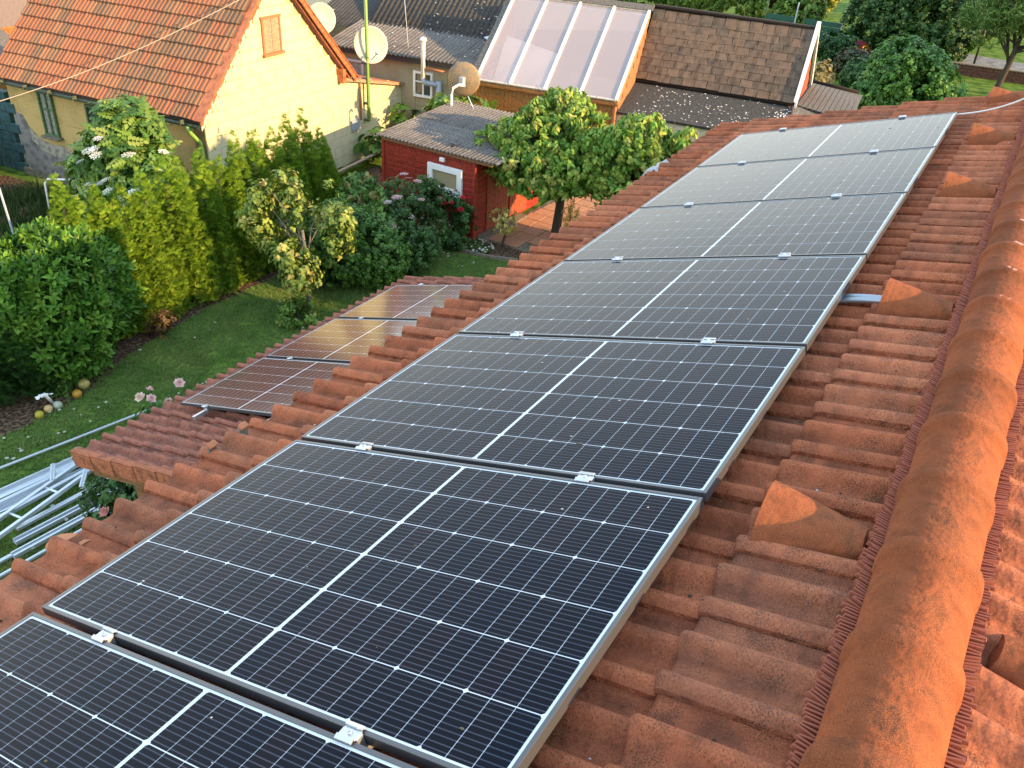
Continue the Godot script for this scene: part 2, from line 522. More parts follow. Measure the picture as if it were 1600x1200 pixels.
	mat("plastic_film", lin(0.40, 0.40, 0.39), 0.4, {back = Color(0.6, 0.6, 0.58), norm = T.lump, nscale = 1.0})
	mat("beam", lin(0.30, 0.15, 0.065), 0.75, {tex = T.wood, scale = 3.0})
	mat("bolt", lin(0.1, 0.09, 0.08), 0.5, {metal = 0.5})
	mat("mortar", lin(0.34, 0.35, 0.32), 0.95, {tex = T.grey, scale = 3.0, norm = T.grain})
	# buildings
	mat("facade_panel", lin(0.72, 0.71, 0.60), 0.85, {tex = T.plaster, scale = 0.8, norm = T.grain, nscale = 0.35})
	mat("joint", lin(0.46, 0.38, 0.20), 0.95)
	mat("plaster_cream", lin(0.56, 0.43, 0.22), 0.92, {tex = T.plaster, scale = 0.5, norm = T.grain, nscale = 0.5})
	mat("plaster_bare", lin(0.40, 0.38, 0.37), 0.95, {tex = T.grey, scale = 0.6, norm = T.grain, nscale = 0.6})
	mat("plaster_pale", lin(0.62, 0.58, 0.48), 0.95, {tex = T.grey, scale = 1.2})
	mat("plinth", lin(0.34, 0.30, 0.23), 0.95, {tex = T.grey, scale = 1.5, norm = T.lump})
	mat("tile_red", w, 0.8, {tex = T.plaster, scale = 1.5, vc = true, norm = T.grain, nscale = 0.4})
	mat("verge_orange", lin(0.62, 0.20, 0.075), 0.6, {tex = T.wood, scale = 1.0})
	mat("white_flake", lin(0.74, 0.72, 0.66), 0.8, {tex = T.wood, scale = 2.0})
	mat("green_paint", lin(0.10, 0.22, 0.085), 0.55, {tex = T.wood, scale = 2.0})
	mat("green_pole", lin(0.22, 0.38, 0.08), 0.45)
	mat("gutter_green", lin(0.16, 0.20, 0.13), 0.6, {tex = T.grey, scale = 2.0})
	mat("glass_dark", lin(0.06, 0.065, 0.07), 0.06, {spec = 0.6})
	mat("curtain", lin(0.42, 0.42, 0.42), 0.5, {tex = T.wood, scale = 2.0})
	mat("hatch_wood", lin(0.52, 0.38, 0.26), 0.8, {tex = T.wood, scale = 3.0})
	mat("hatch_frame", lin(0.36, 0.14, 0.06), 0.7)
	mat("red_board", lin(0.42, 0.042, 0.02), 0.62, {tex = T.wood, scale = 1.6, norm = T.lump, nscale = 0.3})
	mat("white_paint", lin(0.80, 0.79, 0.76), 0.55)
	mat("blind", lin(0.34, 0.28, 0.16), 0.7)
	mat("corrugated", lin(0.30, 0.27, 0.25), 0.9, {tex = T.streak, scale = 1.2, norm = T.grain, nscale = 0.5})
	mat("corrugated_black", lin(0.11, 0.105, 0.10), 0.85, {tex = T.streak, scale = 1.4, norm = T.grain, nscale = 0.4})
	mat("wall_grey", lin(0.42, 0.39, 0.33), 0.92, {tex = T.plaster, scale = 0.6})
	mat("wall_white", lin(0.62, 0.63, 0.64), 0.9, {tex = T.plaster, scale = 0.3})
	mat("wood_honey", lin(0.42, 0.19, 0.045), 0.6, {tex = T.wood, scale = 2.0})
	mat("wood_red", lin(0.46, 0.10, 0.045), 0.7, {tex = T.wood, scale = 2.0})
	mat("polycarb", Color(0.74, 0.66, 0.64, 0.40), 0.22, {spec = 0.6})
	M.polycarb.transparency = BaseMaterial3D.TRANSPARENCY_ALPHA
	mat("shingle_brown", w, 0.92, {tex = T.grey, scale = 1.0, norm = T.grain, nscale = 0.5, vc = true})
	mat("tar", lin(0.085, 0.078, 0.072), 0.95, {tex = T.streak, scale = 1.0, norm = T.grain, nscale = 0.6})
	mat("petal", lin(0.72, 0.70, 0.66), 0.8)
	mat("shingle_grey", lin(0.24, 0.21, 0.18), 0.95, {tex = T.streak, scale = 1.5, norm = T.grain})
	mat("moss", lin(0.16, 0.13, 0.08), 1.0, {tex = T.soil, scale = 2.0, norm = T.lump})
	mat("zinc", lin(0.50, 0.55, 0.62), 0.45, {metal = 0.4})
	mat("dish_white", lin(0.46, 0.41, 0.34), 0.55)
	mat("dish_rust", w, 0.6, {tex = ramp_tex(256, 31, 0.012, 0.06, [Color(0.42, 0.40, 0.34), Color(0.48, 0.44, 0.36), Color(0.62, 0.47, 0.30), Color(0.50, 0.46, 0.38)], Color(0.48, 0.26, 0.14, 0.6), 0.74), scale = 1.6})
	mat("steel_white", lin(0.72, 0.70, 0.66), 0.4)
	mat("grey_plastic", lin(0.30, 0.33, 0.38), 0.5)
	mat("black_plastic", lin(0.03, 0.03, 0.035), 0.45)
	mat("teal_block", lin(0.04, 0.14, 0.16), 0.8, {tex = T.grey, scale = 1.0})
	mat("brick_red", lin(0.26, 0.11, 0.075), 0.9, {tex = T.grey, scale = 1.5})
	mat("paver", lin(0.50, 0.27, 0.21), 0.9, {tex = T.plaster, scale = 1.4, norm = T.grain, nscale = 0.4})
	mat("asphalt", lin(0.30, 0.30, 0.31), 0.95, {tex = T.grey, scale = 0.4})
	mat("edging", lin(0.36, 0.30, 0.23), 0.9, {tex = T.grey, scale = 2.0})
	mat("yellow_paint", lin(0.75, 0.45, 0.03), 0.5)
	mat("maroon_paint", lin(0.12, 0.012, 0.02), 0.9, {spec = 0.2})
	mat("fence_green", lin(0.012, 0.075, 0.05), 0.55)
	mat("board_grey", lin(0.36, 0.33, 0.30), 0.85, {tex = T.wood, scale = 2.5})
	# plants and ground
	mat("lawn", Color(0.92, 0.95, 0.9), 1.0, {tex = T.lawn, scale = 0.35, spec = 0.2})
	mat("soil", w, 1.0, {tex = T.soil, scale = 1.2, norm = T.lump, spec = 0.2})
	mat("leaf", w, 0.5, {vc = true, back = Color(0.62, 0.66, 0.26), spec = 0.35})
	mat("leaf_gloss", w, 0.42, {vc = true, back = Color(0.36, 0.40, 0.16), spec = 0.32})
	mat("needle", w, 0.6, {vc = true, back = Color(0.60, 0.64, 0.18), spec = 0.3})
	mat("grass", w, 0.6, {vc = true, back = Color(0.4, 0.44, 0.2), spec = 0.25})
	mat("flower", w, 0.7, {vc = true, back = Color(0.5, 0.45, 0.42), spec = 0.2})
	mat("bark", lin(0.11, 0.085, 0.065), 0.95, {tex = T.grey, scale = 3.0, norm = T.lump, nscale = 1.0})
	mat("bark_pale", lin(0.34, 0.31, 0.27), 0.9, {tex = T.grey, scale = 3.0, norm = T.lump})

func G(a: float, b: float, c: float) -> Color:
	return Color(a, b, c)

# ------------------------------------------------------------------ ground
func patch(called: String, m: Material, pts: Array, y: float, label := "") -> void:
	var s := st()
	var mid := Vector3.ZERO
	for p in pts: mid += p
	mid /= pts.size()
	for k in pts.size():
		var a: Vector3 = pts[k]
		var b: Vector3 = pts[(k + 1) % pts.size()]
		a.y = y; b.y = y; mid.y = y
		tri(s, mid, b, a)
	var o := put(self, called, s.commit(), m)
	o.set_meta("kind", "structure")
	if label: o.set_meta("label", label)

func in_poly(p: Vector2, poly: PackedVector2Array) -> bool:
	return Geometry2D.is_point_in_polygon(p, poly)

func build_ground() -> void:
	var s := st()
	quad(s, Vector3(-500, 0, 500), Vector3(500, 0, 500), Vector3(500, 0, -700), Vector3(-500, 0, -700))
	var g := put(self, "ground", s.commit(), M.lawn)
	tag(g, "green lawn and gardens round the houses", "ground", "", "structure")
	# flower beds: bare soil under the hedge, before the shed and along the yellow house
	patch("soil_bed", M.soil, [Vector3(-9.0, 0, -3.2), Vector3(-8.9, 0, -4.6), Vector3(-9.05, 0, -5.6), Vector3(-9.5, 0, -6.6), Vector3(-9.75, 0, -8.5), Vector3(-9.7, 0, -12), Vector3(-12.4, 0, -12), Vector3(-13, 0, -3.2)], 0.012, "dark soil bed under the hedge")
	patch("soil_bed", M.soil, [Vector3(-5.9, 0, -14.6), Vector3(-6.3, 0, -14.0), Vector3(-6.9, 0, -13.75), Vector3(-7.9, 0, -13.65), Vector3(-9.6, 0, -13.0), Vector3(-12.4, 0, -12.0), Vector3(-12.6, 0, -17), Vector3(-10, 0, -14.5), Vector3(-7.6, 0, -14.6), Vector3(-6.9, 0, -14.9), Vector3(-6.2, 0, -15.6)], 0.012, "dark soil bed before the red shed")
	patch("soil_bed", M.soil, [Vector3(-19, 0, -10.3), Vector3(-19, 0, -4), Vector3(-12.2, 0, -4), Vector3(-12.2, 0, -10.8)], 0.008, "weedy ground beside the yellow house")
	# paved path by the shed, its slabs one by one
	var path := put(self, "path", slab(Vector3(-7.55, 0.02, -14.5), Vector3(-5.9, 0.02, -14.5), Vector3(-6.1, 0.02, -20), Vector3(-7.55, 0.02, -20), 0.03), M.edging)
	tag(path, "pink paved path along the side of the red shed", "path", "", "structure")
	R.seed = 5
	for r in 12:
		for c in 3:
			var p := Vector3(-7.32 + c * 0.46 + 0.02 * r, 0.03, -14.75 - r * 0.42)
			if r == 0 and c == 2: continue
			put(path, "paving_slab", box_mesh(Vector3(0.44, 0.03, 0.40), 0.008), M.paver, Transform3D(Basis(Vector3.UP, R.randf_range(-0.02, 0.02)), p + Vector3(0, R.randf() * 0.008, 0)))
	for e in [[Vector3(-9.0, 0.03, -13.35), Vector3(-7.9, 0.03, -13.6)], [Vector3(-7.9, 0.03, -13.6), Vector3(-6.9, 0.03, -13.7)], [Vector3(-6.9, 0.03, -13.7), Vector3(-6.25, 0.03, -13.95)]]:
		var d: Vector3 = e[1] - e[0]
		var k := box(self, "bed_edging", M.edging, (e[0] + e[1]) * 0.5, Vector3(0.06, 0.1, d.length()), frame_of(d), 0.01)
		tag(k, "", "", "", "structure")
	# grass in the lawn that is seen from near: tufts, then small white clover and daisies
	T.grass = sprig("grass", 3)
	T.grass2 = sprig("grass", 9)
	R.seed = 77
	var area := PackedVector2Array([Vector2(-9.0, 1.5), Vector2(-8.95, -4.6), Vector2(-9.4, -6.4), Vector2(-9.75, -8.3), Vector2(-9.75, -10.5), Vector2(-9.0, -13.2), Vector2(-7.0, -13.6), Vector2(-4.6, -14.5), Vector2(-4.0, -13.5), Vector2(-4.0, -8.3), Vector2(-4.2, 1.5)])
	var n := FastNoiseLite.new()
	n.seed = 4; n.frequency = 0.5
	for half in 2:
		var xs := []
		var cl := []
		var dx := []
		var dc := []
		for k in 52000:
			var p := Vector2(R.randf_range(-9.9, -3.9), R.randf_range(-14.5, 0.5))
			if not in_poly(p, area): continue
			if half == 1 and k % 3: continue
			var v := n.get_noise_2dv(p)
			var h := R.randf_range(0.03, 0.052) * (1.0 + 0.5 * v)
			xs.append(Transform3D(Basis(Vector3.UP, R.randf() * TAU).scaled(Vector3(h * 1.5, h, h * 1.5)), Vector3(p.x, 0, p.y)))
			var c := G(0.11, 0.20, 0.05).lerp(G(0.20, 0.28, 0.08), clampf(R.randf() * 0.7 + v * 0.6, 0, 1))
			var dry := clampf(n.get_noise_2dv(p * 0.45 + Vector2(40, 9)) * 1.6 - 0.25, 0, 0.7)
			c = c.lerp(G(0.22, 0.20, 0.07), dry)
			if R.randf() < 0.08: c = G(0.20, 0.18, 0.07)
			cl.append(c)
			if half == 0 and R.randf() < 0.022 * clampf(v * 2.4 + 0.1, 0.02, 1.0):
				dx.append(Transform3D(Basis(Vector3.UP, R.randf() * TAU).scaled(Vector3.ONE * R.randf_range(0.03, 0.055)), Vector3(p.x, h + 0.01, p.y)))
				dc.append(G(0.62, 0.62, 0.52))
		var o := many(self, "lawn_grass", T.grass if half == 0 else T.grass2, M.grass, xs, cl)
		tag(o, "short mown grass of the lawn between hedge and house" if half == 0 else "longer grass tufts mixed into the lawn", "grass")
		if half == 0:
			T.umbel = sprig("umbel", 2)
			tag(many(self, "lawn_daisies", T.umbel, M.flower, dx, dc), "tiny white clover flowers scattered in the lawn", "flowers")

# ------------------------------------------------------------------ the house with the upper roof
const TW := 0.296      # tile cover width
const TE := 0.355      # tile course
const RIDGE := 2.38

func tile_profile(t: float) -> float:     # height of the tile surface across its width, two rolls
	var v := 0.0
	for c in [0.028, 0.176]:
		var d: float = absf(t - c) / 0.043
		if d < 1.0: v = maxf(v, 0.050 * pow(cos(d * PI * 0.5), 1.25))
	v += 0.004 * absf(sin((t - 0.108) * 20.0))
	if t > 0.262: v = maxf(v, (t - 0.262) * 0.15)
	return v

func tile_mesh(length: float, variant: int) -> ArrayMesh:   # local x up the slope from the nose, y out, z along; across runs along -z
	var s := st(true)
	R.seed = 40 + variant
	var n := 22
	var nose := 0.027
	var chip := R.randf_range(-0.004, 0.004)
	var rows := [[-0.006, -0.012], [0.0, -0.003], [0.012, 0.0], [length * 0.25, -0.006], [length * 0.5, -0.012], [length * 0.75, -0.018], [length, -0.024]]
	var pts := []
	for r in rows:
		var line := []
		for k in n + 1:
			var t := TW * k / n
			var y: float = tile_profile(t)
			var up: float = r[1] + nose
			line.append(Vector3(r[0] + chip * sin(t * 30.0), y + up, -t))
		pts.append(line)
	# patchy soiling, and channels painted darker as shade to set off the rolls
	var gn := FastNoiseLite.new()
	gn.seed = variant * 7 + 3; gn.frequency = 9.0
	var grime_shade := []
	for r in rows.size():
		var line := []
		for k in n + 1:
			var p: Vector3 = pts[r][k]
			var dirt_shade := clampf(0.42 + 0.75 * gn.get_noise_2d(p.x, p.z) + R.randf_range(-0.12, 0.12) - tile_profile(-p.z) * 9.0, 0.0, 1.0)
			line.append(Color(1, 1, 1).lerp(Color(0.50, 0.47, 0.46), dirt_shade))
		grime_shade.append(line)
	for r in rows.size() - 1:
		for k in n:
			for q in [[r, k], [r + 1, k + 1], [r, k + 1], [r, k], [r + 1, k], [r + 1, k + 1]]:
				s.set_color(grime_shade[q[0]][q[1]])
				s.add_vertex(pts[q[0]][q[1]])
	s.set_color(Color(0.85, 0.83, 0.82))
	s.set_smooth_group(-1)
	for k in n:   # front face
		var a: Vector3 = pts[0][k]
		var b: Vector3 = pts[0][k + 1]
		quad(s, a - Vector3(-0.004, 0.038, 0), b - Vector3(-0.004, 0.038, 0), b, a)
	# near side edge that laps over the neighbour
	for r in rows.size() - 1:
		var a: Vector3 = pts[r][0]
		var b: Vector3 = pts[r + 1][0]
		quad(s, b - Vector3(0, 0.024, 0), a - Vector3(0, 0.024, 0), a, b)
	return done(s, true)

func hood_mesh() -> ArrayMesh:   # vent: half cone, mouth at x = 0 facing down the slope
	var s := st(true)
	var n := 12
	var rings := []
	for r in 5:
		var f := r / 4.0
		var ring := []
		for k in n + 1:
			var a := PI * k / n
			var w := lerpf(0.135, 0.06, f)
			var h := lerpf(0.172, 0.055, f)
			var pk := pow(sin(a), 0.85)
			ring.append(Vector3(lerpf(0.0, 0.26, f) + (0.05 * (1.0 - pk) * -1.0 if r == 0 else 0.0), h * pk - 0.01, w * cos(a)))
		rings.append(ring)
	for r in 4:
		for k in n: quad(s, rings[r][k], rings[r][k + 1], rings[r + 1][k + 1], rings[r + 1][k])
	s.set_smooth_group(-1)
	for k in range(1, n): tri(s, rings[4][0], rings[4][k], rings[4][k + 1])
	# wall thickness at the mouth and the dark throat set back
	for k in n:
		var a: Vector3 = rings[0][k]
		var b: Vector3 = rings[0][k + 1]
		var ai := Vector3(a.x + 0.004, a.y * 0.88, a.z * 0.88)
		var bi := Vector3(b.x + 0.004, b.y * 0.88, b.z * 0.88)
		quad(s, b, a, ai, bi)
		tri(s, Vector3(0.1, 0, 0), Vector3(0.1, bi.y * 0.8, bi.z * 0.8), Vector3(0.1, ai.y * 0.8, ai.z * 0.8))
	return done(s, true)

func cap_mesh(variant: int) -> ArrayMesh:   # local z towards the camera, y up; wide end at the far side
	var s := st(true)
	R.seed = 60 + variant
	var n := 16
	var rows := [[0.0, 0.119, -0.003], [-0.10, 0.120, -0.002], [-0.24, 0.123, 0.001], [-0.335, 0.125, 0.003], [-0.341, 0.130, 0.008], [-0.394, 0.131, 0.009], [-0.40, 0.127, 0.007]]
	var pts := []
	for r in rows:
		var line := []
		for k in n + 1:
			var a := PI * (k / float(n)) * 1.0
			var x: float = -cos(a) * r[1] * 1.0
			var y: float = pow(sin(a), 0.8) * r[1] * 1.0 + r[2] - 0.015
			line.append(Vector3(x, y, r[0]))
		pts.append(line)
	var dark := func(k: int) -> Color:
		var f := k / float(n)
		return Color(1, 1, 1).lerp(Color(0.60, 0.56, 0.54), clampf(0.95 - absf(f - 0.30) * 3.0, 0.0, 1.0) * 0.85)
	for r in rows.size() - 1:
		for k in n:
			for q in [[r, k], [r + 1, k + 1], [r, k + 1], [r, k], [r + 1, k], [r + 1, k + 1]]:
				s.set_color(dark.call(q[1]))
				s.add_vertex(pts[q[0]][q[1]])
	s.set_smooth_group(-1)
	s.set_color(Color(0.8, 0.8, 0.8))
	for e in [0, rows.size() - 1]:
		for k in n:
			var a: Vector3 = pts[e][k]
			var b: Vector3 = pts[e][k + 1]
			var ai := a * Vector3(0.88, 0.88, 1)
			var bi := b * Vector3(0.88, 0.88, 1)
			if e == 0: quad(s, a, ai, bi, b)
			else: quad(s, b, bi, ai, a)
	return done(s, true)

func ridge_point(u: float) -> Vector3:
	return RP(RIDGE, u, -0.14)

func RXr(x: float, u: float, z := 0.0) -> Transform3D:   # the slope beyond the ridge
	var p := ridge_point(u) + Vector3(cs, -sn, 0) * (RIDGE - x) + Vector3(sn, cs, 0) * (z + 0.14)
	return Transform3D(Basis(Vector3(-cs, sn, 0), Vector3(sn, cs, 0), Vector3(0, 0, -1)), p)

func build_main_house() -> void:
	var h := thing("tiled_house", "house in the foreground with an orange clay tile roof carrying seven solar panels", "house", Vector3(2.28, 0, -3.3))
	var inv := h.transform.affine_inverse()
	# walls under the roof, with thickness, and the roof deck
	var ridge_y := ridge_point(3).y - 0.1
	for w in [[Vector3(-0.15, 2.6, -3.4), Vector3(0.3, 5.2, 8.9)], [Vector3(4.75, 2.6, -3.4), Vector3(0.3, 5.2, 8.9)]]:
		put(h, "wall", box_mesh(w[1]), M.wall_white, inv * Transform3D(Basis.IDENTITY, w[0]))
	for z in [-7.75, 0.95]:
		put(h, "gable_wall", poly_slab([Vector3(0.0, 0, z), Vector3(4.6, 0, z), Vector3(4.6, 5.35, z), Vector3(2.28, ridge_y - 0.06, z), Vector3(0.0, 5.35, z)], 0.25), M.wall_white, inv)
	var s := st()
	for k in 10:
		var u0 := -1.6 + k * 0.97
		var u1 := u0 + 0.97
		quad(s, RP(-0.57, u0, -0.172), RP(RIDGE, u0, -0.172), RP(RIDGE, u1, -0.172), RP(-0.57, u1, -0.172))
		quad(s, RXr(-0.57, u0, -0.172).origin, RXr(-0.57, u1, -0.172).origin, RXr(RIDGE, u1, -0.172).origin, RXr(RIDGE, u0, -0.172).origin)
	put(h, "roof_deck", s.commit(), M.underlay, inv)
	put(h, "fascia_board", box_mesh(Vector3(0.03, 0.16, 9.6)), M.beam, inv * Transform3D(Basis.IDENTITY, RP(-0.50, 3.2, -0.27)))
	# tiles, one by one; a few variants of each tile
	var tm := []
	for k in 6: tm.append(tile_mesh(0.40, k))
	R.seed = 101
	for c in 8:
		var x := -0.60 + c * TE
		var l := minf(0.40, RIDGE - x - 0.01)
		for k in 33:
			var u := -1.61 + k * TW
			if c > 1 and c < 6 and u < 7.4 and u > -1.1: continue
			var xf := RX(x + R.randf_range(-0.004, 0.004), u, -0.158 + R.randf_range(-0.003, 0.004))
			xf.basis = xf.basis * Basis(Vector3.UP, R.randf_range(-0.012, 0.012)) * Basis(Vector3.BACK, -0.028)
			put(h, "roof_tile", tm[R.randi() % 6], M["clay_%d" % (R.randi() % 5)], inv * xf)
	for c in range(2, 6):          # the courses under the panels, hidden but for the gaps
		var xs := []
		for k in range(2, 31):
			var u := -1.61 + k * TW
			if u < 7.4 and u > -1.1: xs.append(inv * RX(-0.60 + c * TE, u, -0.158))
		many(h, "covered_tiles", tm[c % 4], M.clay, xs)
	for c in range(3, 8):
		var x := -0.60 + c * TE
		for k in 16:
			var u := -1.45 + k * TW
			var xf := RXr(x, u + TW, -0.158)
			if c < 5 and (k % 2 or k > 11): continue
			xf.basis = xf.basis * Basis(Vector3.UP, R.randf_range(-0.006, 0.006)) * Basis(Vector3.BACK, -0.028)
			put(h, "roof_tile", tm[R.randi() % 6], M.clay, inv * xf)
	var far_tiles := []      # the rest of the slope beyond the ridge
	for c in 8:
		for k in 33:
			if c >= 3 and k < 16 and not (c < 5 and (k % 2 or k > 11)): continue
			var xf := RXr(-0.60 + c * TE, -1.45 + (k + 1) * TW, -0.158)
			xf.basis = xf.basis * Basis(Vector3.BACK, -0.028)
			far_tiles.append(inv * xf)
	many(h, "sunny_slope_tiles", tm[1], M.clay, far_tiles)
	# ridge caps, clips and the fringe of filler under them
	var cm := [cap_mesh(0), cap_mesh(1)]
	var clip := box_mesh(Vector3(0.022, 0.006, 0.045), 0.002)
	for k in 27:
		var u := -1.47 + k * 0.362
		var p := ridge_point(u) + Vector3(0, 0.012, 0)
		var b := Basis(Vector3.UP, R.randf_range(-0.012, 0.012)) * Basis(Vector3.BACK, R.randf_range(-0.03, 0.03))
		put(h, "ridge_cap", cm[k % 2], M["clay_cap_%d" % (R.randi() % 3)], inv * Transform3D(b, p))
		put(h, "ridge_clip", clip, M.clip, inv * Transform3D(Basis(Vector3.UP, 0.9), p + Vector3(0.0, 0.121, -0.02)))
	for k in 24:
		var q0 := ridge_point(-1.5 + k * 0.398)
		var q1 := ridge_point(-1.5 + (k + 1) * 0.398)
		put(h, "ridge_filler", slab(q0 + Vector3(-0.06, 0.045, 0), q0 + Vector3(0.06, 0.045, 0), q1 + Vector3(0.06, 0.045, 0), q1 + Vector3(-0.06, 0.045, 0), 0.10), M.underlay, inv)
	var fx := []
	R.seed = 9
	for side in 2:
		for k in 760:
			var u := -1.5 + k * 0.0125
			var lean := R.randf_range(-0.2, 0.2) + 0.12 * sin(k * 0.21)
			var xf: Transform3D = RX(RIDGE - 0.128 + R.randf_range(-0.006, 0.006), u, -0.105) if side == 0 else RXr(RIDGE - 0.128 + R.randf_range(-0.006, 0.006), u, -0.105)
			xf.basis = xf.basis * Basis(Vector3.BACK, -0.5) * Basis(Vector3.UP, lean) * Basis.from_scale(Vector3(R.randf_range(0.8, 1.2), 1, 1))
			fx.append(inv * xf)
	many(h, "ridge_fringe", box_mesh(Vector3(0.052, 0.012, 0.0055)), M.comb, fx)
	# bird droppings, lichen dots and a little moss on the tiles
	var lx := []
	var lc := []
	for k in 90:
		var x := R.randf_range(1.80, 2.22) if k % 3 else R.randf_range(-0.55, -0.02)
		var u := R.randf_range(-1.2, 7.8)
		var c := Color(0.5, 0.48, 0.44) if R.randf() < 0.35 else Color(0.05, 0.045, 0.03)
		var sz := R.randf_range(0.002, 0.0065)
		lx.append(inv * RX(x, u, -0.155 + tile_profile(fposmod(u + 1.61, TW)) + (0.018 if x > 1.885 else 0.012)) * Transform3D(Basis.from_scale(Vector3(sz * 1.3, 0.003, sz)), Vector3.ZERO))
		lc.append(c)
	many(h, "lichen_spots", lathe([Vector2(0, -0.5), Vector2(1, -0.5), Vector2(0.8, 0.4), Vector2(0, 0.8)], 7), M.flower, lx, lc)
	# vent tiles in the top course
	var hood := hood_mesh()
	for v in [1.2, 3.015, 4.942, 6.326, 7.706]:
		put(h, "vent_tile", hood, M.clay_cap, inv * RX(1.955, v, -0.135))
	for v in [1.0, 3.0]: put(h, "vent_tile", hood, M.clay_cap, inv * RXr(1.92, v, -0.135))
	# eave: a gutter
	s = st(true)
	for k in 8:
		var a := PI + PI * k / 8.0
		var b := PI + PI * (k + 1) / 8.0
		quad(s, RP(-0.60, -1.6, -0.26) + Vector3(cos(a), sin(a), 0) * 0.06, RP(-0.60, -1.6, -0.26) + Vector3(cos(b), sin(b), 0) * 0.06, RP(-0.60, 8.1, -0.26) + Vector3(cos(b), sin(b), 0) * 0.06, RP(-0.60, 8.1, -0.26) + Vector3(cos(a), sin(a), 0) * 0.06)
	put(h, "gutter", done(s, true), M.gutter_dark, inv)
	# things lying on or fixed to the roof
	var half := st(true)
	for k in 10:
		var a := PI * k / 10
		var b := PI * (k + 1) / 10
		for r in 6:
			var f0 := r / 6.0
			var f1 := (r + 1) / 6.0
			var w0 := 0.06 * sqrt(1.0 - pow(1.0 - f0, 3.0))
			var w1 := 0.06 * sqrt(1.0 - pow(1.0 - f1, 3.0))
			var x0 := -0.15 + 0.27 * f0
			var x1 := -0.15 + 0.27 * f1
			quad(half, Vector3(x0, sin(a) * w0 * 0.6, cos(a) * w0 * 1.25), Vector3(x0, sin(b) * w0 * 0.6, cos(b) * w0 * 1.25), Vector3(x1, sin(b) * w1 * 0.6, cos(b) * w1 * 1.25), Vector3(x1, sin(a) * w1 * 0.6, cos(a) * w1 * 1.25))
	var ht := put(self, "clay_cover", done(half, true), M.clay_new, RX(-0.62, 0.40, -0.165))
	tag(ht, "smooth rounded clay piece sticking out under the eave tiles, lower left", "roof tile")
	for e in [[1.085, "nearer"], [1.268, "farther"]]:
		var hk := thing("snow_stop", "%s of two small upright stubs with an orange cap at the eave" % e[1], "snow stop", RP(-0.545, e[0], -0.13), 0.0, "stubs standing at the eave")
		box(hk, "post", M.mortar, Vector3(0, 0.02, 0), Vector3(0.018, 0.10, 0.045), Basis(Vector3.BACK, 0.1), 0.004)
		box(hk, "cap", M.clay_new, Vector3(0.004, 0.076, 0), Vector3(0.032, 0.016, 0.047), Basis(Vector3.BACK, -0.5), 0.004)
	# silver conduits from under the panels into the second vent tile
	for k in 2:
		var pts := []
		var rad := []
		for j in 90:
			var f := j / 89.0
			pts.append(RP(1.62 + 0.40 * f, 3.0 + 0.035 * k + 0.012 * sin(f * 3.0 + k), -0.085 + 0.012 * sin(f * PI) + 0.004 * k))
			rad.append(0.0125 if j % 2 else 0.0155)
		var c := put(self, "conduit", tube(pts, rad, 8), M.hose)
		tag(c, "%s of two silver corrugated conduits running from the panels into a vent tile" % ["nearer", "farther"][k], "conduit", "silver conduits beside the panels")
	var wp := []
	for j in 14:
		var f := j / 13.0
		wp.append(RP(1.74 + 0.75 * f, 7.02 - 0.05 * f, -0.04 + 0.20 * f - 0.06 * sin(f * PI)))
	tag(put(self, "cable", tube(wp, 0.007, 6), M.cable), "thin white cable from the farthest panel across to the ridge", "cable")
	# crumpled plastic film at the eave
	var film := st(true)
	R.seed = 31
	var grid := []
	for i in 9:
		var row := []
		for j in 7: row.append(Vector3((i / 8.0 - 0.55) * 0.20, 0.07 * sin(i / 8.0 * PI) * (0.6 + 0.4 * sin(j * 1.3)) + R.randf_range(-0.015, 0.02), -(j / 6.0 - 0.5) * 0.30 + R.randf_range(-0.02, 0.02)))
		grid.append(row)
	for i in 8:
		for j in 6: quad(film, grid[i][j], grid[i + 1][j], grid[i + 1][j + 1], grid[i][j + 1])
	tag(put(self, "plastic_film", done(film, true), M.plastic_film, RX(-0.60, 6.35, -0.15)), "crumpled clear plastic film caught at the far part of the eave", "plastic film")

# ------------------------------------------------------------------ solar panels
func frame_mesh() -> ArrayMesh:
	var s := st()
	var w := 0.013
	var d := 0.032
	for e in [[Vector3(w / 2, -d / 2, -CW / 2), Vector3(w, d, CW)], [Vector3(CL - w / 2, -d / 2, -CW / 2), Vector3(w, d, CW)], [Vector3(CL / 2, -d / 2, -w / 2), Vector3(CL - 2 * w, d, w)], [Vector3(CL / 2, -d / 2, -CW + w / 2), Vector3(CL - 2 * w, d, w)]]:
		box_to(s, e[0], e[1], Basis.IDENTITY, 0.0012)
	# inner bottom flange
	box_to(s, Vector3(CL / 2, -d + 0.001, -CW / 2), Vector3(CL - 0.04, 0.002, CW - 0.04))
	return s.commit()

func cell_mesh(l: float, w: float, lo: bool, hi: bool) -> ArrayMesh:   # a third of a wafer; corners cut where the wafer ends
	var s := st()
	var c := 0.0065
	var p := []
	if lo: p += [Vector2(0, c), Vector2(c, 0)]
	else: p += [Vector2(0, 0)]
	if hi: p += [Vector2(l - c, 0), Vector2(l, c), Vector2(l, w - c), Vector2(l - c, w)]
	else: p += [Vector2(l, 0), Vector2(l, w)]
	if lo: p += [Vector2(c, w), Vector2(0, w - c)]
	else: p += [Vector2(0, w)]
	for k in range(1, p.size() - 1):
		for q in [0, k + 1, k]:
			s.set_uv(Vector2(p[q].x / l, p[q].y / w))
			s.set_normal(Vector3.UP)
			s.add_vertex(Vector3(p[q].x, 0, -p[q].y))
	return s.commit()

var cells := []
var frame_m: ArrayMesh
var clamp_m: ArrayMesh

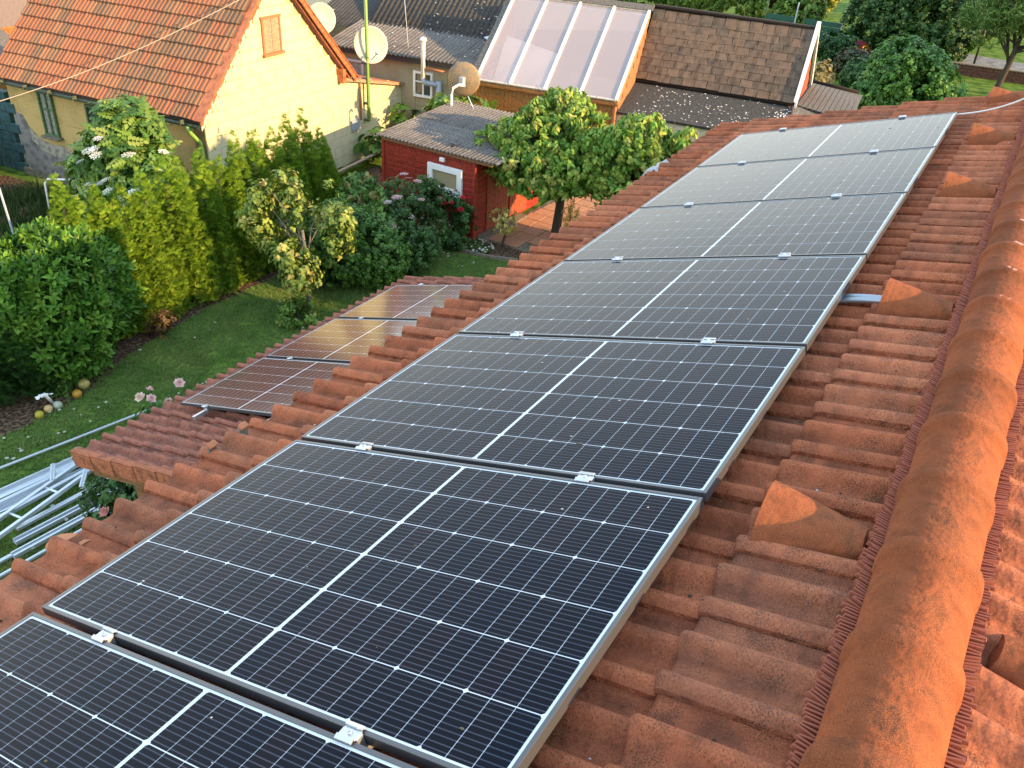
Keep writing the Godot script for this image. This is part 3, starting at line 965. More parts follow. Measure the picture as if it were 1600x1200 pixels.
func solar_panel(label: String, group: String, xf: Transform3D, sd: int, glass := "") -> Node3D:
	var t := thing("solar_panel", label, "solar panel", Vector3.ZERO, 0.0, group)
	t.transform = xf
	put(t, "frame", frame_m, M.frame)
	var s := st()
	quad(s, Vector3(0.012, -0.0035, -0.012), Vector3(CL - 0.012, -0.0035, -0.012), Vector3(CL - 0.012, -0.0035, -CW + 0.012), Vector3(0.012, -0.0035, -CW + 0.012))
	put(t, "backsheet", s.commit(), M[glass + "backsheet"])
	var m := 0.0215      # frame and white margin
	var mid := 0.012    # white bar across the middle
	var cw := (CL - 2 * m - mid) / 24.0
	var rw := (CW - 2 * 0.0195) / 6.0
	R.seed = sd
	for r in 6:
		for c in 24:
			var x := m + c * cw + (mid if c >= 12 else 0.0)
			var k := R.randi() % 12
			put(t, "solar_cell", cells[c % 3], M[glass + "solar_cell_%d" % (0 if k < 8 else (1 if k < 10 else 2))], Transform3D(Basis.IDENTITY, Vector3(x + 0.00085, -0.0031, -0.0195 - r * rw - 0.0017)))
	var xs := []
	var cl := []
	for k in 16:   # dust and small droppings on the glass
		var sz := R.randf_range(0.0015, 0.004) * (2.2 if k == 0 else 1.0)
		xs.append(Transform3D(Basis(Vector3.UP, R.randf() * TAU).scaled(Vector3(sz * R.randf_range(1.0, 2.2), 0.0008, sz)), Vector3(R.randf_range(0.05, CL - 0.05), -0.002, -R.randf_range(0.05, CW - 0.05))))
		cl.append(Color(0.5, 0.48, 0.44) if R.randf() < 0.6 else Color(0.12, 0.10, 0.07))
	if not T.has("speck"): T.speck = lathe([Vector2(0, -0.5), Vector2(1, -0.5), Vector2(0.8, 0.4), Vector2(0, 0.8)], 7)
	many(t, "dust_specks", T.speck, M.flower, xs, cl)
	return t

func mid_clamp(label: String, xf: Transform3D, group: String) -> void:
	var t := thing("panel_clamp", label, "clamp", Vector3.ZERO, 0.0, group)
	t.transform = xf
	put(t, "clamp_body", clamp_m, M.aluminium)
	put(t, "bolt", lathe([Vector2(0.0, 0.001), Vector2(0.0065, 0.001), Vector2(0.0065, 0.009), Vector2(0.003, 0.009), Vector2(0.003, 0.005), Vector2(0, 0.005)], 8), M.aluminium)

func build_panels() -> void:
	frame_m = frame_mesh()
	var cl := (CL - 0.043 - 0.012) / 24.0 - 0.0017
	var cw := (CW - 0.039) / 6.0 - 0.0034
	for k in 3: cells.append(cell_mesh(cl, cw, k == 0, k == 2))
	var s := st()
	box_to(s, Vector3(0, 0.002, 0), Vector3(0.052, 0.004, 0.03), Basis.IDENTITY, 0.001)
	box_to(s, Vector3(0, 0.006, 0.020), Vector3(0.052, 0.006, 0.014), Basis(Vector3.RIGHT, 0.35), 0.001)
	box_to(s, Vector3(0, 0.006, -0.020), Vector3(0.052, 0.006, 0.014), Basis(Vector3.RIGHT, -0.35), 0.001)
	box_to(s, Vector3(0, -0.028, 0), Vector3(0.06, 0.06, 0.022), Basis.IDENTITY, 0.001)
	clamp_m = s.commit()
	var names := ["nearest solar panel of the upper row, cut off by the lower left picture edge", "second solar panel of the upper row, the largest one in view", "third solar panel of the upper row from the camera", "fourth solar panel of the upper row, beside the silver conduits", "fifth solar panel of the upper row from the camera", "sixth solar panel of the upper row, next to last", "farthest solar panel of the upper row, at the far end of the roof"]
	for k in 7:
		var u := (k - 1) * PITCH
		var a := RP(0, u)
		var b := RP(0, u + CW)
		var z := (a - b).normalized()
		var x := Vector3(cs, sn, 0)
		solar_panel(names[k], "solar panels of the upper row", Transform3D(Basis(x, z.cross(x), z), a), 200 + k)
		if k < 6:
			var uj := u + CW + (PITCH - CW) * 0.5
			for e in [[0.375, "eave"], [1.36, "ridge"]]:
				mid_clamp("silver clamp in the %s gap between the upper panels, on the %s side" % [["nearest", "second", "third", "fourth", "fifth", "farthest"][k], e[1]], RX(e[0], uj, 0.001), "silver clamps between the upper panels")
	for e in [[0.375, "eave"], [1.36, "ridge"]]:
		mid_clamp("silver end clamp beyond the farthest upper panel on its %s side" % e[1], RX(e[0], 5 * PITCH + CW + 0.012, 0.001), "silver clamps between the upper panels")
		var pts := []
		for j in 12: pts.append(RP(e[0], -1.3 + j * 0.76, -0.052))
		s = st()
		for j in 11: box_to(s, (pts[j] + pts[j + 1]) * 0.5, Vector3(0.04, 0.036, 0.77), Basis(Vector3(cs, sn, 0), Vector3(-sn, cs, 0), Vector3(0, 0, 1)))
		tag(put(self, "mounting_rail", s.commit(), M.aluminium), "aluminium mounting rail under the upper panels on the %s side" % e[1], "rail", "rails under the upper panels")

# ------------------------------------------------------------------ the lower roof with three panels
func build_annex() -> void:
	var a := deg_to_rad(16.7)
	var yaw := 0.025
	var o := Vector3(-4.235, 2.67, -3.615)     # near lower corner of its panels
	var up := Vector3(cos(a) * cos(yaw), sin(a), cos(a) * sin(yaw))
	var fr := slope_frame(o, Vector3(-sin(yaw), 0, cos(yaw)), up)   # local x up, z towards the camera
	var t := thing("lean_to", "low side building with a clay tile roof carrying three solar panels", "lean-to", Vector3(-2.3, 0, -5.2))
	var inv := t.transform.affine_inverse()
	var f := inv * fr
	var near := 0.97    # local z of the near verge
	var far := -4.23
	put(t, "wall", box_mesh(Vector3(0.2, 2.2, 4.6)), M.wall_white, Transform3D(Basis.IDENTITY, Vector3(-1.75, 1.1, -0.2)))
	put(t, "wall", box_mesh(Vector3(3.6, 2.6, 0.2)), M.wall_white, Transform3D(Basis.IDENTITY, Vector3(0.15, 1.3, -2.4)))
	put(t, "roof_deck", slab(Vector3(-0.42, -0.195, near - 0.05), Vector3(4.2, -0.195, near - 0.05), Vector3(4.2, -0.195, far), Vector3(-0.42, -0.195, far), 0.02), M.underlay, f)
	var tm := []
	for k in 4: tm.append(tile_mesh(0.40, k + 4))
	R.seed = 55
	for c in 10:
		for k in 18:
			if c > 6 and k > 8: continue
			var z := near - 0.03 - (k + 0) * 0.288
			var xf := Transform3D(Basis(Vector3.UP, R.randf_range(-0.008, 0.008)) * Basis(Vector3.BACK, -0.028), Vector3(-0.47 + c * TE + R.randf_range(-0.005, 0.005), -0.155 + R.randf_range(-0.002, 0.003), z))
			put(t, "roof_tile", tm[R.randi() % 4], M.clay_lower, f * xf)
		# verge tiles with hanging side faces
		var v := st()
		box_to(v, Vector3(TE * 0.5, -0.055, 0.02), Vector3(TE - 0.022, 0.15, 0.024), Basis.IDENTITY, 0.006)
		box_to(v, Vector3(TE * 0.5, 0.026, -0.02), Vector3(TE - 0.004, 0.02, 0.10), Basis(Vector3.RIGHT, -0.15), 0.006)
		put(t, "verge_tile", v.commit(), M.clay, f * Transform3D(Basis(Vector3.BACK, -0.055 + R.randf_range(-0.02, 0.02)), Vector3(-0.47 + c * TE, -0.118, near)))
	put(t, "verge_board", box_mesh(Vector3(4.3, 0.14, 0.03), 0.004), M.beam, f * Transform3D(Basis.IDENTITY, Vector3(1.9, -0.27, near - 0.02)))
	put(t, "rafter", box_mesh(Vector3(4.2, 0.14, 0.09), 0.006), M.beam, f * Transform3D(Basis.IDENTITY, Vector3(1.9, -0.25, near - 0.5)))
	for k in 12:
		put(t, "bolt", box_mesh(Vector3(0.03, 0.018, 0.02), 0.003), M.bolt, f * Transform3D(Basis.IDENTITY, Vector3(-0.15 + k * 0.177, -0.208, near + 0.005)))
	put(t, "post", box_mesh(Vector3(0.14, 2.5, 0.14), 0.01), M.brick_red, Transform3D(Basis.IDENTITY, Vector3(-0.6, 1.25, 2.3)))
	put(t, "post", box_mesh(Vector3(0.14, 2.3, 0.14), 0.01), M.beam, Transform3D(Basis.IDENTITY, Vector3(-1.7, 1.15, 2.3)))
	var s := st(true)
	var c0 := Vector3(-0.49, -0.20, 0)
	for k in 8:
		var q0 := PI + PI * k / 8.0
		var q1 := PI + PI * (k + 1) / 8.0
		quad(s, c0 + Vector3(cos(q0) * 0.055, sin(q0) * 0.055, near), c0 + Vector3(cos(q1) * 0.055, sin(q1) * 0.055, near), c0 + Vector3(cos(q1) * 0.055, sin(q1) * 0.055, far), c0 + Vector3(cos(q0) * 0.055, sin(q0) * 0.055, far))
	put(t, "gutter", done(s, true), M.gutter_dark, f)
	put(t, "gutter_edge", box_mesh(Vector3(0.012, 0.03, near - far), 0.003), M.gutter_dark, f * Transform3D(Basis.IDENTITY, c0 + Vector3(-0.055, 0.0, (near + far) * 0.5)))
	var pyaw := 0.009
	a = deg_to_rad(17.2)
	var pf := slope_frame(o, Vector3(-sin(pyaw), 0, cos(pyaw)), Vector3(cos(a) * cos(pyaw), sin(a), cos(a) * sin(pyaw)))
	var nm := ["near", "middle", "far"]
	for k in 3:
		solar_panel(["nearest of three solar panels on the low side roof, above the bare tiles", "middle one of the three solar panels on the low side roof", "farthest of the three solar panels on the low side roof, by the last tile rows"][k], "solar panels of the low side roof", pf * Transform3D(Basis.IDENTITY, Vector3(0, 0, -k * 1.182)), 300 + k, "plain_")
		if k < 2: mid_clamp("silver clamp between the %s low panels" % ["near and middle", "middle and far"][k], pf * Transform3D(Basis.IDENTITY, Vector3(0.42, 0.001, -k * 1.182 - CW - 0.024)), "silver clamps of the low panels")
	mid_clamp("silver end clamp at the near edge of the nearest low panel", pf * Transform3D(Basis.IDENTITY, Vector3(0.42, 0.001, 0.012)), "silver clamps of the low panels")
	mid_clamp("silver end clamp beyond the farthest low panel, eave side", pf * Transform3D(Basis.IDENTITY, Vector3(0.42, 0.001, -2 * 1.182 - CW - 0.012)), "silver clamps of the low panels")
	mid_clamp("silver end clamp beyond the farthest low panel, ridge side", pf * Transform3D(Basis.IDENTITY, Vector3(1.55, 0.001, -2 * 1.182 - CW - 0.012)), "silver clamps of the low panels")
	for e in [[0.42, "eave"], [1.40, "wall"]]:
		tag(put(self, "mounting_rail", box_mesh(Vector3(0.04, 0.036, 3.75)), M.aluminium, pf * Transform3D(Basis.IDENTITY, Vector3(e[0], -0.052, -1.7))), "aluminium mounting rail under the low panels on the %s side" % e[1], "rail", "rails under the low panels")

# ------------------------------------------------------------------ the yellow house
# local axes of the house: +x out of the lit gable, -z along the gable into the distance, +z out of the eave wall
func corr_mesh(l: float, w: float, period: float, amp: float, t := 0.0) -> ArrayMesh:   # corrugated sheet: x up the slope, z along
	var s := st(true)
	var n := int(w / period * 8.0)
	for k in n:
		var z0 := w * k / n
		var z1 := w * (k + 1) / n
		var y0 := amp * cos(TAU * z0 / period)
		var y1 := amp * cos(TAU * z1 / period)
		quad(s, Vector3(0, y1, z1), Vector3(l, y1, z1), Vector3(l, y0, z0), Vector3(0, y0, z0))
		quad(s, Vector3(0, y1 - 0.008, z1), Vector3(0, y1, z1), Vector3(0, y0, z0), Vector3(0, y0 - 0.008, z0))
	return done(s, true)

func ribbed_tile(l: float, w: float, v: int) -> ArrayMesh:   # small interlocking tile with two flat troughs
	var s := st()
	R.seed = 80 + v
	var prof := [Vector2(0, 0.026), Vector2(0.10, 0.030), Vector2(0.20, 0.026), Vector2(0.24, 0.004), Vector2(0.46, 0.002), Vector2(0.50, 0.024), Vector2(0.56, 0.027), Vector2(0.62, 0.024), Vector2(0.66, 0.004), Vector2(0.92, 0.002), Vector2(1.0, 0.010)]
	for k in prof.size() - 1:
		var a: Vector2 = prof[k]
		var b: Vector2 = prof[k + 1]
		quad(s, Vector3(0, a.y + 0.022, a.x * w), Vector3(0, b.y + 0.022, b.x * w), Vector3(l, b.y, b.x * w), Vector3(l, a.y, a.x * w))
		quad(s, Vector3(0, a.y - 0.004, a.x * w), Vector3(0, b.y - 0.004, b.x * w), Vector3(0, b.y + 0.022, b.x * w), Vector3(0, a.y + 0.022, a.x * w))
	return s.commit()

func window(parent: Node, m_frame: Material, m_pane: Material, c: Vector3, w: float, h: float, b := Basis.IDENTITY, fw := 0.06, bars := true, sill := true) -> Node:
	# b.z points out of the wall
	var s := st()
	for e in [[Vector3(-w / 2 + fw / 2, 0, 0), Vector3(fw, h, 0.07)], [Vector3(w / 2 - fw / 2, 0, 0), Vector3(fw, h, 0.07)], [Vector3(0, h / 2 - fw / 2, 0), Vector3(w - 2 * fw, fw, 0.07)], [Vector3(0, -h / 2 + fw / 2, 0), Vector3(w - 2 * fw, fw, 0.07)]]: box_to(s, e[0], e[1], Basis.IDENTITY, 0.006)
	if bars:
		box_to(s, Vector3(0, 0, -0.008), Vector3(0.045, h - 2 * fw, 0.04)); box_to(s, Vector3(0, h * 0.1, -0.006), Vector3(w - 2 * fw, 0.035, 0.038))
	var o := put(parent, "window", s.commit(), m_frame, Transform3D(b, c))
	put(o, "pane", box_mesh(Vector3(w - 2 * fw + 0.01, h - 2 * fw + 0.01, 0.012)), m_pane, Transform3D(Basis.IDENTITY, Vector3(0, 0, -0.025)))
	if sill: put(o, "sill", box_mesh(Vector3(w + 0.12, 0.05, 0.16), 0.008), M.plinth, Transform3D(Basis(Vector3.RIGHT, 0.12), Vector3(0, -h / 2 - 0.025, 0.05)))
	return o

func build_yellow_house() -> void:
	var t := thing("yellow_house", "pale yellow house with a lit block-faced gable and an old ribbed red tile roof", "house", Vector3(-12.7, 0, -11.2), 0.106)
	var pitch := deg_to_rad(46.0)
	var apex_y := 2.36 + 2.75 * tan(pitch)
	var L := 6.05
	# eave wall: bare grey render patch below, cream above, plinth
	put(t, "wall", box_mesh(Vector3(L, 2.7, 0.3)), M.plaster_cream, Transform3D(Basis.IDENTITY, Vector3(-L / 2 - 0.02, 1.35, -0.35)))
	var lost := [Vector2(-L, -0.02), Vector2(-0.6, -0.02), Vector2(-0.9, 0.5), Vector2(-1.8, 0.62), Vector2(-2.6, 0.55), Vector2(-3.3, 0.78), Vector2(-4.0, 0.72), Vector2(-4.5, 0.95), Vector2(-4.95, 0.92), Vector2(-5.35, 1.02), Vector2(-5.6, 1.22), Vector2(-5.75, 1.5), Vector2(-L, 1.55)]
	var s := st()
	for k in range(1, lost.size() - 1):
		tri(s, Vector3(lost[0].x, lost[0].y, -0.194), Vector3(lost[k].x, lost[k].y, -0.194), Vector3(lost[k + 1].x, lost[k + 1].y, -0.194))
	put(t, "bare_render", s.commit(), M.plaster_bare)
	s = st()
	var edge := [Vector2(-5.6, 1.22), Vector2(-5.35, 1.02), Vector2(-4.95, 0.92), Vector2(-4.5, 0.95), Vector2(-4.0, 0.72), Vector2(-3.3, 0.78)]
	for k in edge.size() - 1:
		quad(s, Vector3(edge[k].x, edge[k].y - 0.3, -0.190), Vector3(edge[k + 1].x, edge[k + 1].y - 0.26, -0.190), Vector3(edge[k + 1].x, edge[k + 1].y + 0.0, -0.190), Vector3(edge[k].x, edge[k].y, -0.190))
	put(t, "pale_render", s.commit(), M.plaster_pale)
	put(t, "plinth", box_mesh(Vector3(L + 0.1, 0.5, 0.36)), M.plinth, Transform3D(Basis.IDENTITY, Vector3(-L / 2, -0.08, -0.31)))
	put(t, "wall", box_mesh(Vector3(0.3, 2.6, 4.9)), M.plaster_cream, Transform3D(Basis.IDENTITY, Vector3(-L + 0.14, 1.3, -2.8)))
	put(t, "wall", box_mesh(Vector3(L, 2.6, 0.3)), M.plaster_cream, Transform3D(Basis.IDENTITY, Vector3(-L / 2, 1.3, -5.2)))
	# gable: a backing wall and its facing blocks one by one
	var gz := -0.2
	put(t, "gable_wall", poly_slab([Vector3(-0.03, 0, -5.4), Vector3(-0.03, 2.4, -5.4), Vector3(-0.03, apex_y - 0.1, -2.75), Vector3(-0.03, 2.4, gz), Vector3(-0.03, 0, gz)], 0.3), M.joint)
	put(t, "gable_wall", poly_slab([Vector3(-L + 0.3, 0, -5.4), Vector3(-L + 0.3, 2.4, -5.4), Vector3(-L + 0.3, apex_y - 0.1, -2.75), Vector3(-L + 0.3, 2.4, gz), Vector3(-L + 0.3, 0, gz)], 0.3), M.plaster_cream)
	R.seed = 12
	var bh := 0.268
	var bw := 0.60
	for r in 20:
		var y0 := 0.03 + r * bh
		var off := bw * 0.5 if r % 2 else 0.0
		for k in 17:
			var a := -off - k * bw + 0.3
			var b := a - bw
			var y1 := y0 + bh - 0.008
			# clip to the outline: below the roof line or the extension's top
			var lo := maxf(b, -8.75)
			var hi := minf(a, gz)
			if lo > -5.45:
				var ymid := y1
				var half := (apex_y - 0.16 - ymid) / tan(pitch)
				if ymid > 2.3:
					lo = maxf(lo, -2.75 - half); hi = minf(hi, -2.75 + half)
			else:
				var cap := 2.26 - (-(lo + hi) * 0.5 - 5.4) * 0.215
				if y0 > cap - 0.06: continue
				y1 = minf(y1, cap)
			if hi - lo < 0.06: continue
			put(t, "facing_block", box_mesh(Vector3(0.03, y1 - y0, hi - lo - 0.008), 0.004), M.facade_panel, Transform3D(Basis.IDENTITY, Vector3(R.randf() * 0.003 - 0.012, (y0 + y1) * 0.5, (lo + hi) * 0.5)))
	# lower extension behind the gable
	put(t, "wall", poly_slab([Vector3(-0.03, 0, -8.78), Vector3(-0.03, 1.48, -8.78), Vector3(-0.03, 2.24, -5.4), Vector3(-0.03, 0, -5.4)], 0.3), M.joint)
	put(t, "wall", box_mesh(Vector3(3.0, 1.4, 0.25)), M.wall_grey, Transform3D(Basis.IDENTITY, Vector3(-1.55, 0.7, -8.65)))
	put(t, "extension_roof", slab(Vector3(0.12, 2.34, -5.3), Vector3(0.12, 1.53, -8.95), Vector3(-3.2, 1.53, -8.95), Vector3(-3.2, 2.34, -5.3), 0.07), M.hatch_frame)
	put(t, "extension_fascia", slab(Vector3(0.13, 2.26, -5.25), Vector3(0.13, 1.44, -8.98), Vector3(0.13, 1.51, -8.98), Vector3(0.13, 2.33, -5.25), 0.03), M.hatch_wood)
	put(t, "rain_spout", tube([Vector3(0.1, 1.47, -8.95), Vector3(0.16, 1.44, -9.06), Vector3(0.2, 1.30, -9.06), Vector3(0.12, 1.22, -9.0)], 0.05, 8), M.white_flake)
	# roof: tiles one by one on the slope that is seen, a plain slab behind
	var up := Vector3(0, sin(pitch), -cos(pitch))
	var fr := slope_frame(Vector3(-L - 0.1, 2.38, 0.06), Vector3(1, 0, 0), up)
	var rl := 2.81 / cos(pitch)
	put(t, "roof", slab(Vector3(-L - 0.12, 2.33, 0.04), Vector3(0.12, 2.33, 0.04), Vector3(0.12, apex_y - 0.01, -2.75), Vector3(-L - 0.12, apex_y - 0.01, -2.75), 0.08), M.underlay)
	put(t, "roof", slab(Vector3(0.12, 2.33, -5.5), Vector3(-L - 0.12, 2.33, -5.5), Vector3(-L - 0.12, apex_y - 0.01, -2.75), Vector3(0.12, apex_y - 0.01, -2.75), 0.08), M.clay_lower)
	var tm := []
	for v in 2: tm.append(ribbed_tile(0.38, 0.24, v))
	var tones := [lin(0.34, 0.135, 0.088), lin(0.38, 0.15, 0.095), lin(0.29, 0.13, 0.088), lin(0.25, 0.14, 0.10), lin(0.20, 0.12, 0.09), lin(0.35, 0.165, 0.105)]
	for k in tones.size(): mat("old_tile_%d" % k, tones[k], 0.85, {tex = T.plaster, scale = 1.6})
	R.seed = 33
	var tn := FastNoiseLite.new()
	tn.seed = 6; tn.frequency = 0.9
	for c in 12:
		for k in 26:
			if c * 0.335 + 0.36 > rl: continue
			var v := clampf(tn.get_noise_2d(k * 0.24, c * 0.2) * 0.9 + R.randf() * 0.55 + k * 0.012, 0, 0.999)
			put(t, "roof_tile", tm[k % 2], M["old_tile_%d" % [0, 1, 0, 5, 2, 3, 4, 3][int(v * 8.0)]], fr * Transform3D(Basis(Vector3.BACK, -0.045) * Basis(Vector3.UP, R.randf_range(-0.01, 0.01)), Vector3(c * 0.335 + R.randf_range(-0.006, 0.006), 0.012 + R.randf() * 0.005, 0.02 + k * 0.2385)))
	put(t, "ridge_tiles", tube([Vector3(-L - 0.1, apex_y + 0.02, -2.75), Vector3(0.12, apex_y + 0.02, -2.75)], 0.1, 10), M.clay_lower)
	# verge boards: orange, the near one weathered to white lower down
	put(t, "verge_board", slab(Vector3(0.20, 2.20, 0.10), Vector3(0.20, apex_y - 0.08, -2.75), Vector3(0.20, apex_y + 0.06, -2.75), Vector3(0.20, 2.36, 0.11), 0.03), M.verge_orange)
	put(t, "verge_cover", slab(Vector3(0.22, 2.40, 0.10), Vector3(0.22, apex_y + 0.08, -2.75), Vector3(-0.02, apex_y + 0.08, -2.75), Vector3(-0.02, 2.40, 0.10), 0.02), M.verge_orange)
	put(t, "verge_board", slab(Vector3(0.20, apex_y - 0.08, -2.75), Vector3(0.20, 2.20, -5.6), Vector3(0.20, 2.36, -5.62), Vector3(0.20, apex_y + 0.06, -2.75), 0.03), M.verge_orange)
	put(t, "verge_cover", slab(Vector3(0.22, apex_y + 0.08, -2.75), Vector3(0.22, 2.30, -5.72), Vector3(-0.10, 2.30, -5.72), Vector3(-0.10, apex_y + 0.08, -2.75), 0.02), M.verge_orange)
	R.seed = 8
	s = st()
	for k in 46:   # flaking white paint along the lower part of the near verge board
		var f := k / 46.0 * 0.66
		var z := lerpf(0.10, -2.75, f)
		var y := lerpf(2.20, apex_y - 0.08, f)
		var h := R.randf_range(0.05, 0.15) * (1.0 - f * 0.5)
		var dz := -0.041
		quad(s, Vector3(0.204, y, z), Vector3(0.204, y + 0.041, z + dz), Vector3(0.204, y + 0.041 + h * R.randf_range(0.7, 1.0), z + dz), Vector3(0.204, y + h, z))
	put(t, "flaking_paint", s.commit(), M.white_flake)
	put(t, "purlin_end", box_mesh(Vector3(0.22, 0.34, 0.13), 0.01), M.verge_orange, Transform3D(Basis.IDENTITY, Vector3(0.09, 2.42, -5.10)))
	# attic hatch
	var hs := st()
	for e in [[Vector3(0, 0, 0.30), Vector3(0.05, 0.80, 0.05)], [Vector3(0, 0, -0.30), Vector3(0.05, 0.80, 0.05)], [Vector3(0, 0.38, 0), Vector3(0.06, 0.05, 0.70)], [Vector3(0.02, -0.41, 0), Vector3(0.10, 0.06, 0.72)]]: box_to(hs, e[0], e[1], Basis.IDENTITY, 0.006)
	var ho := put(t, "attic_hatch", hs.commit(), M.hatch_frame, Transform3D(Basis.IDENTITY, Vector3(0.02, 3.74, -2.60)))
	for k in 2: put(ho, "shutter", box_mesh(Vector3(0.03, 0.74, 0.265), 0.006), M.hatch_wood, Transform3D(Basis.IDENTITY, Vector3(0.0, 0, 0.138 - k * 0.276)))
	# windows in the eave wall
	window(t, M.green_paint, M.curtain, Vector3(-4.78, 1.68, -0.165), 0.46, 1.04, Basis.IDENTITY, 0.05)
	window(t, M.green_paint, M.glass_dark, Vector3(-3.18, 1.55, -0.165), 0.62, 1.15, Basis.IDENTITY, 0.05)
	# gutter and downpipe
	s = st(true)
	for k in 8:
		var a := PI + PI * k / 8.0
		var b := PI + PI * (k + 1) / 8.0
		quad(s, Vector3(-L - 0.15, 2.34 + sin(a) * 0.06, 0.12 + cos(a) * 0.06), Vector3(-L - 0.15, 2.34 + sin(b) * 0.06, 0.12 + cos(b) * 0.06), Vector3(0.15, 2.30 + sin(b) * 0.06, 0.12 + cos(b) * 0.06), Vector3(0.15, 2.30 + sin(a) * 0.06, 0.12 + cos(a) * 0.06))
	put(t, "gutter", done(s, true), M.gutter_green)
	for k in 8: put(t, "gutter_bracket", box_mesh(Vector3(0.025, 0.10, 0.15)), M.gutter_green, Transform3D(Basis.IDENTITY, Vector3(-L + 0.3 + k * 0.78, 2.32, 0.12)))
	put(t, "downpipe", tube([Vector3(-0.12, 2.27, 0.12), Vector3(-0.12, 2.12, 0.12), Vector3(-0.10, 2.0, 0.02), Vector3(-0.08, 1.85, -0.10), Vector3(-0.08, 1.70, -0.12), Vector3(-0.08, 0.0, -0.12)], [0.075, 0.05, 0.045, 0.045, 0.045, 0.045], 10), M.green_pole)
	# green pole with its bracket, meter box, conduits
	put(t, "conduit", tube([Vector3(0.05, 2.2, -5.98), Vector3(0.05, 1.1, -5.98)], 0.022, 6), M.verge_orange)
	put(t, "meter_box", box_mesh(Vector3(0.06, 0.30, 0.34), 0.01), M.grey_plastic, Transform3D(Basis(Vector3.RIGHT, 0.1), Vector3(0.03, 1.02, -5.72)))
	# parts of the debris and planks leaning below the gable are their own things (garden)
	var w: Material = M.dish_white
	var p := thing("antenna_pole", "tall lime green pole standing against the yellow house's extension", "pole", t.transform * Vector3(0.16, 1.05, -6.2))
	put(p, "pole", tube([Vector3.ZERO, Vector3(0, 5.2, 0)], 0.045, 10), M.green_pole)
	for y in [0.0, 0.45, 1.1, 1.5]: put(p, "bracket", box_mesh(Vector3(0.2, 0.05, 0.10), 0.008), M.gutter_green, Transform3D(Basis.IDENTITY, Vector3(-0.08, y, 0)))
	dish("satellite_dish", "big white satellite dish on the lime green pole, facing the evening sun", t.transform * Vector3(0.10, 2.98, -6.42), Vector3(0.92, 0.28, 0.55), 0.47, w, true)
	dish("satellite_dish", "white satellite dish peeping out behind the orange verge board", Vector3(-15.9, 3.18, -18.6), Vector3(0.92, 0.28, 0.45), 0.42, M.dish_white, false)
	# overhead cable sagging across the red roof
	var a0 := Vector3(-16.2, 2.35, -7.0)
	var b0 := t.transform * Vector3(0.1, 4.65, -1.9)
	var pts := []
	for j in 24:
		var f := j / 23.0
		pts.append(a0.lerp(b0, f) - Vector3(0, 0.25 * sin(f * PI), 0))
	tag(put(self, "overhead_cable", tube(pts, 0.009, 5), M.old_cable), "pale overhead cable sagging across the yellow house's red roof", "cable")
	tag(put(self, "stay_wire", tube([t.transform * Vector3(0.12, 1.62, -8.5), Vector3(-13.6, 4.2, -19.5)], 0.007, 5), M.cable), "thin stay wire rising from the extension roof over the corrugated roof", "wire")

func dish(called: String, label: String, at: Vector3, aim: Vector3, r: float, m: Material, arm: bool) -> void:
	var t := thing(called, label, "satellite dish", at)
	var z := aim.normalized()
	var x := Vector3.UP.cross(z).normalized()
	var b := Basis(x, z.cross(x), z) * Basis(Vector3.RIGHT, PI / 2)   # lathe axis y -> aim
	var prof := []
	for k in 9: prof.append(Vector2(r * k / 8.0, 0.16 * r * pow(k / 8.0, 2) * 1.6))
	for k in range(8, -1, -1): prof.append(Vector2(r * k / 8.0, 0.16 * r * pow(k / 8.0, 2) * 1.6 - 0.012))
	put(t, "reflector", lathe(prof, 28), m, Transform3D(b, Vector3.ZERO))
	put(t, "mount", box_mesh(Vector3(0.12, 0.16, 0.14), 0.01), M.grey_plastic, Transform3D(Basis.IDENTITY, -z * 0.09))
	if arm:
		put(t, "feed_arm", tube([-z * 0.02 + Vector3(0, -r * 0.9, 0), z * 0.55 + Vector3(0, -r * 0.55, 0)], 0.014, 6), M.grey_plastic)
		put(t, "feed_horn", tube([z * 0.52 + Vector3(0, -r * 0.5, 0), z * 0.62 + Vector3(0, -r * 0.55, 0)], 0.035, 8), M.grey_plastic)

